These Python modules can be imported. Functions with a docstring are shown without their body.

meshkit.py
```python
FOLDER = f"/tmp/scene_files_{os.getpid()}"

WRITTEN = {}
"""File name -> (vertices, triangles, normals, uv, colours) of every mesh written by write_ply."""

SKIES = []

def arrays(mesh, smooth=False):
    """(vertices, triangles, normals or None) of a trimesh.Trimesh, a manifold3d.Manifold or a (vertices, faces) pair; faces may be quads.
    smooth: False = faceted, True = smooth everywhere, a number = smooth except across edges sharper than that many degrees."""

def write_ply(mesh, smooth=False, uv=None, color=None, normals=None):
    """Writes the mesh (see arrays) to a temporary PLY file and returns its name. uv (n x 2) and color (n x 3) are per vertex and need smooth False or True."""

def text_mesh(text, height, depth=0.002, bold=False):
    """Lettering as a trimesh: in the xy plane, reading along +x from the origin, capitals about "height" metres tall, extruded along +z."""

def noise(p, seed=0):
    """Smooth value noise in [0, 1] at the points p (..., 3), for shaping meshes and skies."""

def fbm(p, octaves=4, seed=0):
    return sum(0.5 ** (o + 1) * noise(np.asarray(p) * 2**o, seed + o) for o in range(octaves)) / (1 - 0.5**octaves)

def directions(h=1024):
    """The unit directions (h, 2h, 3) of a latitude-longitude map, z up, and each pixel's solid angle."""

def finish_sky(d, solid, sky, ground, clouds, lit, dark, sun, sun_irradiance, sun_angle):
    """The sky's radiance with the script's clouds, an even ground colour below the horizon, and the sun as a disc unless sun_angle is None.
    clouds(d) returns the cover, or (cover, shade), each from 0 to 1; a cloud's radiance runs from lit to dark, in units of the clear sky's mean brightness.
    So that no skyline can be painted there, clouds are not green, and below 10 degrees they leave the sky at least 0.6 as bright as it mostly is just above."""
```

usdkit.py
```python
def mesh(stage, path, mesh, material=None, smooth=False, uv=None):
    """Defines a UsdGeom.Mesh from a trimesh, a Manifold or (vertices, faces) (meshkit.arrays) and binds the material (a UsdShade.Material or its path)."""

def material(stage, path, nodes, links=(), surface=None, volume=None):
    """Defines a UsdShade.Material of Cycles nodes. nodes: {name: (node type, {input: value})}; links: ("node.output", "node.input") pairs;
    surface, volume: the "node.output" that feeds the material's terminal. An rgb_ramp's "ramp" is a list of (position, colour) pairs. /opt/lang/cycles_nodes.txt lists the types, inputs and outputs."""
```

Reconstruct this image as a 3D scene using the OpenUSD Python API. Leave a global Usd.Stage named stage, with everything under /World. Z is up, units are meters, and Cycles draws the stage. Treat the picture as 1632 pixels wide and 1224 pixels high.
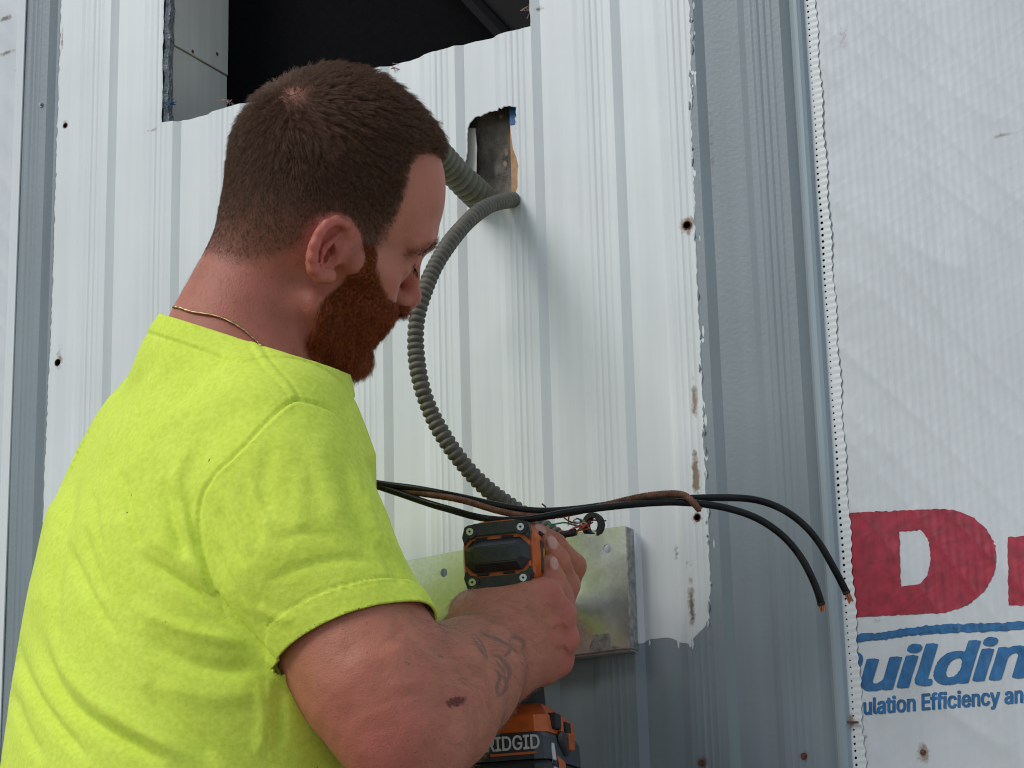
import math, random
import numpy as np
import trimesh, manifold3d
import shapely
from shapely import affinity
from shapely.geometry import Polygon, LineString, Point, box as sbox
from shapely.ops import unary_union
from pxr import Usd, UsdGeom, UsdLux, UsdShade, Sdf, Gf, Vt
import usdkit, meshkit

# ------------------------------------------------------------------ camera, sky, light
stage = Usd.Stage.CreateInMemory()
UsdGeom.SetStageUpAxis(stage, UsdGeom.Tokens.z)
UsdGeom.SetStageMetersPerUnit(stage, 1.0)
world = UsdGeom.Xform.Define(stage, '/World')
stage.SetDefaultPrim(world.GetPrim())
UsdGeom.Scope.Define(stage, '/World/Looks')

EXPOSURE = -0.03
SUN_DIR = np.array([-0.42, -0.62, 0.66])          # direction towards the light
SUN_INTENSITY, SUN_ANGLE = 0.47, 26.0
SKY_STRENGTH = 0.086
CAM_HEIGHT = 0.95
FOC = 3815.0                                      # focal length in pixels of a 1632 px wide picture
_X = np.array([7135., -1295., -FOC]); _Z = np.array([-338., -13100., FOC])
_Z /= np.linalg.norm(_Z); _X -= _Z * (_X @ _Z); _X /= np.linalg.norm(_X)
ROT = np.stack([_X, np.cross(_Z, _X), _Z])        # world = ROT @ (right, down, forward)
EYE = np.array([0, -1.9713551, CAM_HEIGHT])

cam = UsdGeom.Camera.Define(stage, '/World/camera')
right, up, back = ROT @ [1, 0, 0], ROT @ [0, -1, 0], ROT @ [0, 0, -1]
M = np.eye(4); M[0, :3], M[1, :3], M[2, :3], M[3, :3] = right, up, back, EYE
cam.AddTransformOp().Set(Gf.Matrix4d(*M.ravel().tolist()))
cam.CreateHorizontalApertureAttr(36.0); cam.CreateVerticalApertureAttr(27.0)
cam.CreateFocalLengthAttr(FOC / 1632 * 36.0)
cam.CreateClippingRangeAttr(Gf.Vec2f(0.05, 500))
cam.CreateExposureAttr(EXPOSURE)

sun_d = SUN_DIR / np.linalg.norm(SUN_DIR)
elev, rotz = math.asin(sun_d[2]), math.atan2(sun_d[0], sun_d[1])
dome = UsdLux.DomeLight.Define(stage, '/World/sky')
dome.GetPrim().SetCustomDataByKey('kind', 'structure')
sky_m = usdkit.material(stage, '/World/Looks/sky_overcast', {
    'sky': ('sky_texture', {'sky_type': 'single_scattering', 'sun_disc': False, 'sun_elevation': elev, 'sun_rotation': rotz, 'aerosol_density': 2.0}),
    'tc': ('texture_coordinate', {}),
    'nz': ('noise_texture', {'scale': 2.2, 'detail': 5.0, 'roughness': 0.55}),
    'mr': ('map_range', {'from_min': 0.3, 'from_max': 0.62, 'to_min': 0.55, 'to_max': 0.96, 'clamp': True}),
    'cl': ('rgb_ramp', {'ramp': [(0.3, (4.4, 5.5, 6.6)), (0.7, (6.3, 7.6, 8.9))]}),
    'mix': ('mix_color', {}),
    'bg': ('background_shader', {'strength': SKY_STRENGTH})},
    [('tc.generated', 'nz.vector'), ('nz.fac', 'mr.value'), ('nz.fac', 'cl.fac'), ('mr.result', 'mix.fac'), ('sky.color', 'mix.a'), ('cl.color', 'mix.b'), ('mix.result', 'bg.color')], surface='bg.background')
UsdShade.MaterialBindingAPI.Apply(dome.GetPrim()).Bind(sky_m)
sun = UsdLux.DistantLight.Define(stage, '/World/sun')
sun.CreateNormalizeAttr(True); sun.CreateIntensityAttr(SUN_INTENSITY); sun.CreateAngleAttr(SUN_ANGLE)
sun.CreateColorAttr(Gf.Vec3f(1.0, 0.98, 0.955))
zax = sun_d; xax = np.cross([0, 0, 1], zax); xax /= np.linalg.norm(xax); yax = np.cross(zax, xax)
M = np.eye(4); M[0, :3], M[1, :3], M[2, :3] = xax, yax, zax
sun.AddTransformOp().Set(Gf.Matrix4d(*M.ravel().tolist()))

# ------------------------------------------------------------------ helpers
RNG = np.random.default_rng(7)

def ray(px, py):
    return ROT @ np.array([(px - 816) / FOC, (py - 612) / FOC, 1.0])

def wall(px, py, y=0.0):
    d = ray(px, py); return EYE + d * ((y - EYE[1]) / d[1])

def W(px, py, d):
    return EYE + ray(px, py) * d

def K(px, py, d):
    "camera metres (right, up, away) of a pixel at a depth"
    return np.array([(px - 816) / FOC * d, (612 - py) / FOC * d, d])

def cam2world(p):
    p = np.asarray(p, float); return (p * [1, -1, 1]) @ ROT.T + EYE

def world2px(p):
    q = (np.asarray(p, float) - EYE) @ ROT
    return np.stack([816 + FOC * q[..., 0] / q[..., 2], 612 + FOC * q[..., 1] / q[..., 2]], -1)

_used = {}
def numbered(path):
    n = _used.get(path, 0); _used[path] = n + 1
    return path if n == 0 else f'{path}_{n:03d}'

def say(prim, label=None, cat=None, group=None, kind=None):
    for k, v in (('label', label), ('category', cat), ('group', group), ('kind', kind)):
        if v: prim.SetCustomDataByKey(k, v)

def thing(name, label=None, cat=None, group=None, kind=None, loc=None):
    x = UsdGeom.Xform.Define(stage, numbered('/World/' + name))
    if loc is not None: x.AddTranslateOp().Set(Gf.Vec3d(*map(float, loc)))
    say(x.GetPrim(), label, cat, group, kind); return x.GetPrim()

def obj(name, mesh, mat, parent=None, smooth=30, label=None, cat=None, group=None, kind=None, attrs=None):
    base = parent.GetPath().pathString if parent is not None else '/World'
    m = usdkit.mesh(stage, numbered(f'{base}/{name}'), mesh, MAT[mat], smooth=smooth)
    for k, v in (attrs or {}).items():
        UsdGeom.PrimvarsAPI(m).CreatePrimvar(k, Sdf.ValueTypeNames.FloatArray, 'vertex').Set(Vt.FloatArray.FromNumpy(np.asarray(v, np.float32)))
    say(m.GetPrim(), label, cat, group, kind); return m.GetPrim()

def cat(*ms): return trimesh.util.concatenate([m if isinstance(m, trimesh.Trimesh) else tm(m) for m in ms])

def tm(man):
    m = man.to_mesh(); return trimesh.Trimesh(m.vert_properties[:, :3], m.tri_verts, process=False)

def spline(pts, n, closed=False):
    from scipy.interpolate import splprep, splev
    pts = np.asarray(pts, float)
    d = np.r_[0, np.cumsum(np.linalg.norm(np.diff(pts, axis=0), axis=1))]
    from scipy.interpolate import PchipInterpolator, CubicSpline
    cs = CubicSpline(d, pts); return cs(np.linspace(0, d[-1], n))

def frames(path):
    t = np.gradient(path, axis=0); t /= np.linalg.norm(t, axis=1, keepdims=True)
    n = np.zeros_like(t); a = np.cross(t[0], [0.3, 0.2, 0.9]); n[0] = a / np.linalg.norm(a)
    for i in range(1, len(t)):
        v = n[i - 1] - t[i] * (n[i - 1] @ t[i]); n[i] = v / np.linalg.norm(v)
    return t, n, np.cross(t, n)

def sweep(path, rad, k=14, caps=True):
    "tube along path; rad a number or one per point"
    path = np.asarray(path, float); rad = np.broadcast_to(rad, len(path)); t, n, b = frames(path)
    a = np.linspace(0, 2 * np.pi, k, endpoint=False)
    ring = np.cos(a)[None, :, None] * n[:, None] + np.sin(a)[None, :, None] * b[:, None]
    v = (path[:, None] + ring * rad[:, None, None]).reshape(-1, 3); f = []
    i, j = np.meshgrid(np.arange(len(path) - 1), np.arange(k), indexing='ij'); j2 = (j + 1) % k
    q = np.stack([i * k + j, i * k + j2, (i + 1) * k + j2, (i + 1) * k + j], -1).reshape(-1, 4)
    f = np.vstack([q[:, [0, 1, 2]], q[:, [0, 2, 3]]])
    if caps:
        c0, c1 = len(v), len(v) + 1; v = np.vstack([v, path[0], path[-1]]); e = (len(path) - 1) * k
        f = np.vstack([f, [[c0, (x + 1) % k, x] for x in range(k)], [[c1, e + x, e + (x + 1) % k] for x in range(k)]])
    return trimesh.Trimesh(v, f, process=False)

def rbox(size, r=0.003, center=(0, 0, 0), n=8):
    s = np.array(size, float) / 2 - r
    sp = manifold3d.Manifold.sphere(r, n)
    return tm(manifold3d.Manifold.batch_hull([sp.translate((sx * s[0], sy * s[1], sz * s[2])) for sx in (-1, 1) for sy in (-1, 1) for sz in (-1, 1)]).translate(tuple(map(float, center))))

def hull(pts, r, n=10):
    return manifold3d.Manifold.batch_hull([manifold3d.Manifold.sphere(rr, n).translate(tuple(map(float, p))) for p, rr in zip(pts, np.broadcast_to(r, len(pts)))])

MAT = {}
def mat(name, nodes, links=(), surface='p.BSDF', **kw):
    MAT[name] = usdkit.material(stage, '/World/Looks/' + name, nodes, links, surface=surface, **kw)

def plain(name, col, rough=0.5, metal=0.0, var=0.0, scale=30.0, bump=0.0, bscale=200.0, bdist=0.001, **kw):
    "principled material with noise variation of colour and a noise bump"
    n = {'p': ('principled_bsdf', {'base_color': col, 'roughness': rough, 'metallic': metal, **kw}), 'g': ('geometry', {})}; l = []
    if var:
        n['nz'] = ('noise_texture', {'scale': scale, 'detail': 5.0, 'roughness': 0.6})
        n['rp'] = ('rgb_ramp', {'ramp': [(0.3, tuple(np.array(col) * (1 - var))), (0.7, tuple(np.minimum(np.array(col) * (1 + var), 1)))]})
        l += [('g.position', 'nz.vector'), ('nz.fac', 'rp.fac'), ('rp.color', 'p.base_color')]
    if bump:
        n['bn'] = ('noise_texture', {'scale': bscale, 'detail': 3.0}); n['bp'] = ('bump', {'strength': bump, 'distance': bdist})
        l += [('g.position', 'bn.vector'), ('bn.fac', 'bp.height'), ('bp.normal', 'p.normal')]
    mat(name, n, l)
# ------------------------------------------------------------------ wall materials
def stained(name, col, rough, stains, dirt=(0.16, 0.10, 0.06), var=0.03, streak=0.04, bump=0.02, speck=0.35, bscale=350.0, spec=0.5, orange=False):
    "painted sheet: faint vertical streaks, specks, and stains (x, z, rx, rz, amount) with ragged outlines"
    n = {'p': ('principled_bsdf', {'roughness': rough, 'specular_ior_level': spec}), 'g': ('geometry', {}),
         'mp': ('mapping', {'scale': (60.0, 60.0, 1.3)}), 'st': ('noise_texture', {'scale': 1.0, 'detail': 4.0, 'roughness': 0.6}),
         'rp': ('rgb_ramp', {'ramp': [(0.32, tuple(np.array(col) * (1 - streak))), (0.68, tuple(np.array(col) * (1 + streak)))]}),
         'n2': ('noise_texture', {'scale': 6.0, 'detail': 4.0}),
         'r2': ('rgb_ramp', {'ramp': [(0.3, (1 - var,) * 3), (0.7, (1.0,) * 3)]}), 'mu': ('mix_color', {'blend_type': 'multiply', 'fac': 1.0}),
         'sp': ('noise_texture', {'scale': 260.0, 'detail': 2.0}), 'spr': ('map_range', {'from_min': 0.76, 'from_max': 0.80, 'to_min': 0.0, 'to_max': speck, 'clamp': True}),
         'ms': ('mix_color', {'b': tuple(np.array(dirt) * 1.2)}),
         'bn': ('noise_texture', {'scale': bscale, 'detail': 2.0}), 'bp': ('bump', {'strength': bump, 'distance': 0.002})}
    l = [('g.position', 'mp.vector'), ('mp.vector', 'st.vector'), ('st.fac', 'rp.fac'), ('g.position', 'n2.vector'), ('n2.fac', 'r2.fac'), ('rp.color', 'mu.a'), ('r2.color', 'mu.b'),
         ('g.position', 'sp.vector'), ('sp.fac', 'spr.value'), ('spr.result', 'ms.fac'), ('mu.result', 'ms.a'), ('g.position', 'bn.vector'), ('bn.fac', 'bp.height'), ('bp.normal', 'p.normal')]
    last = 'ms.result'
    if stains:
        n['rg'] = ('noise_texture', {'scale': 130.0, 'detail': 5.0, 'roughness': 0.7}); l.append(('g.position', 'rg.vector')); prev = None
        for i, (x, z, rx, rz, a) in enumerate(stains):
            n[f'm{i}'] = ('mapping', {'location': (-x / rx, 0, -z / rz), 'scale': (1 / rx, 0.0, 1 / rz)})
            n[f'd{i}'] = ('vector_math', {'math_type': 'length'})
            n[f'f{i}'] = ('map_range', {'from_min': 0.0, 'from_max': 1.0, 'to_min': a, 'to_max': 0.0, 'clamp': True})
            l += [('g.position', f'm{i}.vector'), (f'm{i}.vector', f'd{i}.vector1'), (f'd{i}.value', f'f{i}.value')]
            if prev is None: prev = f'f{i}.result'
            else:
                n[f'x{i}'] = ('math', {'math_type': 'maximum'}); l += [(prev, f'x{i}.value1'), (f'f{i}.result', f'x{i}.value2')]; prev = f'x{i}.value'
        n['sa'] = ('math', {'math_type': 'add'}); n['sr'] = ('map_range', {'from_min': 0.72, 'from_max': 0.98, 'to_min': 0.0, 'to_max': 0.92, 'clamp': True})
        n['sc'] = ('rgb_ramp', {'ramp': [(0.35, tuple(np.array(dirt) * 0.6)), (0.65, tuple(np.minimum(np.array(dirt) * 2.2, 0.5)))]}); n['mm'] = ('mix_color', {})
        l += [(prev, 'sa.value1'), ('rg.fac', 'sa.value2'), ('sa.value', 'sr.value'), ('sr.result', 'mm.fac'), (last, 'mm.a'), ('n2.fac', 'sc.fac'), ('sc.color', 'mm.b')]; last = 'mm.result'
    l.append((last, 'p.base_color')); mat(name, n, l)

def st(px, py, wx, wy, a):
    c = wall(px, py); return (c[0], c[2], wx * 0.00062, wy * 0.0006, a)

WHITE_STAINS = [st(1098, 360, 20, 26, .75), st(1110, 640, 9, 60, .62), st(1112, 760, 10, 60, .78), st(1105, 960, 9, 70, .6), st(1078, 880, 8, 26, .42), st(1114, 826, 16, 16, .65), st(104, 198, 14, 14, .55), st(95, 572, 16, 34, .5),
                st(822, 200, 12, 40, .3), st(99, 60, 6, 60, .5), st(860, 14, 16, 8, .45), st(245, 210, 30, 8, .36), st(730, 290, 30, 50, .33), st(1010, 970, 10, 60, .42), st(1098, 900, 12, 14, .35)]
stained('white_sheet', (0.74, 0.765, 0.765), 0.34, WHITE_STAINS, streak=0.05, var=0.09, bump=0.02)
stained('gray_paint', (0.232, 0.273, 0.296), 0.42, [st(70, 168, 12, 14, .25), st(1285, 1206, 14, 14, .6), st(1122, 1217, 16, 16, .7), st(1135, 250, 10, 200, .3)], dirt=(0.11, 0.09, 0.075), streak=0.05, var=0.10, bump=0.10, speck=0.25, bscale=220.0)
stained('wrap_film', (0.62, 0.645, 0.665), 0.45, [st(1472, 1200, 16, 26, .62), st(1598, 217, 30, 8, .5), st(1380, 1175, 8, 10, .5), st(10, 30, 40, 12, .5), st(10, 85, 40, 10, .5), st(28, 110, 10, 20, .45), st(1400, 990, 30, 10, .32), st(1345, 60, 14, 60, .34)], dirt=(0.2, 0.15, 0.11), streak=0.03, var=0.10, bump=0.03, bscale=300.0, speck=0.3)
stained('trim_white', (0.68, 0.70, 0.70), 0.4, [st(1357, 1150, 10, 30, .6), st(1345, 950, 8, 40, .4)], streak=0.02, speck=0.5)
stained('trim_gray', (0.30, 0.36, 0.40), 0.35, [], streak=0.03)
plain('dark_gap', (0.012, 0.012, 0.013), 0.8)
plain('gap_gray', (0.05, 0.052, 0.055), 0.8)
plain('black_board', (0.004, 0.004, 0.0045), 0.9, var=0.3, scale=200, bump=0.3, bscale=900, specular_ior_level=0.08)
plain('black_bar', (0.003, 0.003, 0.0035), 0.6, specular_ior_level=0.1)
stained('liner_board', (0.80, 0.75, 0.66), 0.6, [st(300, 60, 22, 90, .36), st(345, 90, 10, 80, .4), st(325, 160, 26, 60, .33)], dirt=(0.20, 0.14, 0.09), streak=0.07, var=0.25, speck=0.2)
plain('foil_edge', (0.28, 0.29, 0.30), 0.35, 0.6, var=0.5, scale=160, bump=0.8, bscale=300, bdist=0.003)
plain('batt', (0.20, 0.175, 0.15), 0.95, var=0.45, scale=45, bump=0.6, bscale=420, bdist=0.002)
plain('lumber', (0.43, 0.23, 0.11), 0.7, var=0.3, scale=60, bump=0.3, bscale=300)
plain('rag_paper', (0.22, 0.15, 0.10), 0.9, var=0.4, scale=120)
plain('blue_print', (0.02, 0.12, 0.30), 0.6, var=0.2, scale=200)
plain('pink_fluff', (0.45, 0.26, 0.25), 0.9)
plain('print_red', (0.33, 0.012, 0.035), 0.5, var=0.32, scale=90, bump=0.05, bscale=90)
plain('print_blue', (0.012, 0.125, 0.31), 0.5, var=0.28, scale=90)
plain('screw_steel', (0.5, 0.5, 0.5), 0.3, 1.0, var=0.2, scale=400)
plain('rust', (0.13, 0.06, 0.03), 0.85, var=0.5, scale=500)

# ------------------------------------------------------------------ the wall: ribbed sheet in flat strips, so that cut edges and paint edges are real outlines
PER, PH, RIB = 0.0903, -1.2392, 0.0042
def rib_breaks(x0, x1):
    b = []
    for k in range(-12, 12):
        p = PH + k * PER
        b += [(p, -RIB), (p + .0088, 0), (p + .0451, 0), (p + .0535, -RIB)]
        for q, h in ((.0600, .0003), (.0668, .0006), (.0735, .0005), (.0802, .0003)):
            b += [(p + q - .0022, -RIB), (p + q, -RIB - h), (p + q + .0022, -RIB)]
    b = sorted(b); xs = np.array([i[0] for i in b]); ys = np.array([i[1] for i in b])
    inside = (xs > x0 + 1e-4) & (xs < x1 - 1e-4)
    return np.r_[x0, xs[inside], x1], np.r_[np.interp(x0, xs, ys), ys[inside], np.interp(x1, xs, ys)]

def skin(poly, x0, x1, lift=0.0, wob=True):
    "the part of a polygon in (x, z) laid on the ribbed profile"
    bx, by = rib_breaks(x0, x1); V, Fc, n = [], [], 0
    zs = np.r_[0.0, np.arange(0.9, 2.3, 0.02), 3.2]
    for a, b, ya, yb in zip(bx[:-1], bx[1:], by[:-1], by[1:]):
        for z0, z1 in zip(zs[:-1], zs[1:]):
            part = poly.intersection(sbox(a, z0, b, z1))
            for g in getattr(part, 'geoms', [part]):
                if g.geom_type != 'Polygon' or g.area < 1e-9: continue
                v, f = trimesh.creation.triangulate_polygon(g, engine='earcut')
                y = ya + (yb - ya) * (v[:, 0] - a) / (b - a) - lift
                V.append(np.c_[v[:, 0], y, v[:, 1]]); Fc.append(np.asarray(f)[:, ::-1] + n); n += len(v)
    V, Fc = np.vstack(V), np.vstack(Fc)
    if wob:  # oil-canning of thin sheet
        V[:, 1] += 0.0022 * (meshkit.fbm(np.c_[V[:, 0] * 7, np.zeros(len(V)), V[:, 2] * 3.5], 2, 3) - .5)
    m = trimesh.Trimesh(V, Fc, process=False); m.merge_vertices(digits_vertex=6)
    nrm = m.face_normals[:, 1].mean()
    if nrm > 0: m.invert()
    return m

def wxz(pts, y=0.0): return [tuple(wall(px, py, y)[[0, 2]]) for px, py in pts]

def ragged(pts, amp, step=0.004, seed=1):
    "an outline with fine jitter"
    rng = np.random.default_rng(seed); out = []
    for a, b in zip(pts, pts[1:] + pts[:1]):
        a, b = np.array(a), np.array(b); L = np.linalg.norm(b - a); k = max(1, int(min(L, 2.0) / step)); nn = np.array([-(b - a)[1], (b - a)[0]]) / max(L, 1e-9)
        for t in np.arange(k) / k: out.append(tuple(a + (b - a) * t + nn * rng.normal(0, amp) * (0 if t == 0 else 1)))
    return Polygon(out).buffer(0)

X0, X1 = -1.7265, -0.7705
Z = lambda py, px=900: wall(px, py)[2]
zb = wall(1003, 1035)[2]
big = wxz([(262, 197), (300, 191), (372, 171), (440, 150), (620, 106), (700, 83), (750, 68), (800, 56), (848, 44)])
big_open = ragged(big + [(wall(848, 10)[0], 2.42), (wall(262, 100)[0], 2.42)], 0.0003, 0.006, 2)
small = wxz([(744, 214), (748, 196), (757, 186), (785, 177), (815, 170), (826, 172), (826, 215), (827, 240), (830, 262), (829, 300), (822, 325), (795, 333), (762, 331), (744, 312), (742, 262)])
small_open = ragged(small, 0.0007, 0.003, 4)
bolts = [(1098, 361, .0040), (1114, 826, .0034), (104, 200, .0030), (92, 578, .0042)]
bolt_open = unary_union([Point(*wall(px, py)[[0, 2]]).buffer(r, 8) for px, py, r in bolts])
edge_r = wxz([(1098, -40), (1103, 60), (1105, 175), (1108, 300), (1109, 345), (1114, 420), (1116, 480), (1119, 560), (1122, 650), (1126, 720), (1130, 800), (1131, 850), (1133, 930), (1135, 985), (1124, 1004), (1101, 1027), (1063, 1016), (1033, 1021), (1004, 1037)])
edge_r = [(x + .0007 * math.sin(37 * z) + .0004 * math.sin(111 * z), z) for x, z in edge_r]
patch = ragged(edge_r + [(-1.30, zb - .004), (-1.6800, zb), (-1.6808, wall(75, 750)[2]), (-1.6772, wall(92, 480)[2]), (-1.6782, wall(97, 250)[2]), (-1.6772, 2.5), (edge_r[0][0], 2.5)], 0.0006, 0.004, 5)
rngp = np.random.default_rng(11)
chips = []                                          # flakes of missing paint beside the paint edge
line = LineString(edge_r)
for t in np.r_[rngp.uniform(0.02, .98, 18)]:
    p = line.interpolate(t, normalized=True); a, b = rngp.uniform(.0006, .0018), rngp.uniform(.002, .010) * (1 if rngp.random() < .5 else .4)
    chips.append(affinity.translate(affinity.scale(Point(0, 0).buffer(1, 6), a, b), p.x + rngp.uniform(.001, .005), p.y))
bare = patch.union(unary_union(chips))
whole = sbox(X0, 0.02, X1, 3.1)
siding_poly = whole.difference(unary_union([big_open, small_open, bolt_open]))
coat_poly = sbox(X0 + .0003, 0.021, X1 - .0003, 3.09).difference(bare).difference(unary_union([big_open.buffer(.001), small_open, bolt_open]))

wall_t = thing('metal_siding', 'ribbed white metal siding with a gray painted border and two cut openings', 'siding')
sheet = skin(siding_poly, X0, X1)
obj('sheet', sheet, 'white_sheet', wall_t, smooth=False)
obj('gray_coat', skin(coat_poly, X0, X1, 0.00035), 'gray_paint', wall_t, smooth=False, label='gray paint left round the bare white patch')
# rolled lips of the cut edges
def lip(poly, r, m, name, y=-.002):
    ring = np.array(poly.exterior.coords); ring = ring[ring[:, 1] < 2.3]
    seg = LineString(ring).segmentize(.012); c = np.array(seg.coords)
    bx, by = rib_breaks(X0, X1); yy = np.interp(c[:, 0], bx, by)
    obj(name, sweep(np.c_[c[:, 0], yy + r * .6, c[:, 1]], r, 5), m, wall_t)
lip(small_open, .0008, 'white_sheet', 'cut_edge')
# bolt holes: rusty rims
for px, py, r in bolts:
    c = wall(px, py); tor = trimesh.creation.torus(r * 1.02, .0007, 16, 6); tor.apply_transform(trimesh.transformations.rotation_matrix(math.pi / 2, (1, 0, 0))); bx, by = rib_breaks(X0, X1)
    tor.apply_translation((c[0], np.interp(c[0], bx, by) + .0004, c[2])); obj('hole_rim', tor, 'rust', wall_t)
# thin beads of paint hanging on the paint edge
for t in rngp.uniform(.03, .97, 34):
    p = line.interpolate(t, normalized=True); bx, by = rib_breaks(X0, X1); L = rngp.uniform(.002, .012)
    x = p.x - rngp.uniform(-.002, .002); y = np.interp(x, bx, by) - .0004
    obj('paint_drip', sweep(np.array([[x, y, p.y], [x + .0006, y - .0003, p.y - L * .5], [x - .0003, y, p.y - L]]), [.0004, .0009, .0005], 6), 'white_sheet' if rngp.random() < .6 else 'gray_paint', wall_t)

# structure behind the sheet
obj('wall_core', trimesh.creation.box(bounds=[[X0 + .002, .20, .02], [X1 - .002, .24, 3.1]]), 'dark_gap', label='dark wall cavity behind the metal siding', cat='wall core')

# -- large opening: liner boards, black board
op = thing('wall_opening', 'large square cut opening high in the siding, lined and backed in black', 'opening')
xa, zb0 = wall(262, 197)[0], wall(262, 197)[2]; xb = wall(848, 45)[0]
D = 0.118
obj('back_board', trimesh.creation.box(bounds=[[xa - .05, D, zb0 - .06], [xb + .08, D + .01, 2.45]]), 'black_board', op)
obj('foil_edge', sweep(np.array([[xa - .0025, .006 + .002 * math.sin(i * 1.7), zb0 - .003 + i * .012] for i in range(40)]), [.0070 + .0012 * math.sin(i * 2.3) for i in range(40)], 8), 'foil_edge', op)
zj = wall(300, 92, .05)[2]
for z0, z1, dx in ((zb0 - .03, zj - .0006, 0), (zj + .0006, 2.45, .0012)):
    b = rbox((.012, D - .016, z1 - z0), .001, (xa - .0055 + dx, .014 + (D - .016) / 2, (z0 + z1) / 2)); obj('liner_board', b, 'liner_board', op)
for px, py in ((307, 82), (346, 86)):
    # nails on the liner: solve the reveal plane x = const
    d = ray(px, py); t = (xa + .0018 - EYE[0]) / d[0]; p = EYE + d * t
    s = trimesh.creation.icosphere(1, .0022); s.apply_scale((.5, 1, 1)); s.apply_translation(p); obj('nail_head', s, 'rust', op)
obj('sill', trimesh.creation.box(bounds=[[xa - .02, .012, zb0 - .05], [xb + .05, D, zb0 - .018]]), 'black_board', op)
# the black bar crossing the upper right corner
bar0, bar1 = wall(735, -14, .07), wall(806, 62, .07)
dd = bar1 - bar0
obj('dark_bar', sweep(np.array([bar0 - dd * 2, bar0, bar1, bar1 + dd * .5]), .011, 8), 'black_bar', op)
q = np.array([wall(757, -10, .088), wall(818, 58, .088), wall(900, 80, .088), wall(900, -200, .088), wall(640, -200, .088)])
pg = Polygon(q[:, [0, 2]]).buffer(0); e = trimesh.creation.extrude_polygon(pg, .006, engine='earcut'); e.apply_transform(np.array([[1, 0, 0, 0], [0, 0, 1, .085], [0, 1, 0, 0], [0, 0, 0, 1.]])); e.fix_normals()
obj('dark_flap', e, 'black_bar', op)
for (px, py, m) in ((366, 163, 'pink_fluff'), (843, 14, 'pink_fluff'), (268, 166, 'blue_print'), (637, 107, 'pink_fluff')):
    rr = np.random.default_rng(int(px)); c = wall(px, py, .006); parts = []
    for _ in range(9):
        a = c + rr.normal(0, .0022, 3); parts.append(sweep(np.array([a, a + rr.normal(0, .003, 3), a + rr.normal(0, .005, 3)]), .0006, 4))
    obj('torn_insulation', cat(*parts), m, op)

# -- small opening: stud, batt, torn backing
so = thing('conduit_opening', 'small ragged opening in the siding where gray conduits leave the wall', 'opening')
g = np.stack(np.meshgrid(np.linspace(-.07, .07, 60), np.linspace(-.085, .085, 70), indexing='ij'), -1).reshape(-1, 2)
cc = wall(787, 255); hgt = .028 * meshkit.fbm(np.c_[g[:, 0] * 38, g[:, 1] * 22, np.zeros(len(g))], 4, 8) + .10 * np.abs(g[:, 0] + .005) ** 1.0 * 0
v = np.c_[cc[0] + g[:, 0], .040 - hgt, cc[2] + g[:, 1]]
i, j = np.meshgrid(np.arange(59), np.arange(69), indexing='ij'); a = (i * 70 + j).ravel(); f = np.vstack([np.c_[a, a + 70, a + 71], np.c_[a, a + 71, a + 1]])
obj('insulation_batt', trimesh.Trimesh(v, f, process=False), 'batt', so, smooth=True)
xr = wall(826, 250)[0]; zt, zq = wall(826, 170)[2], wall(826, 330)[2]
obj('stud', rbox((.034, .024, .22), .0015, (xr + .0035, .0195, (zt + zq) / 2)), 'lumber', so)
zz = wall(826, 232)[2]
pts = [(x - .0045, z) for x, z in [(xr - .0068, zt + .004), (xr + .008, zt + .004), (xr + .008, zz - .06), (xr + .0036, zz - .05), (xr + .0025, zz - .026), (xr - .0005, zz - .010), (xr - .0042, zz), (xr - .0062, zz + .02)]]
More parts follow.
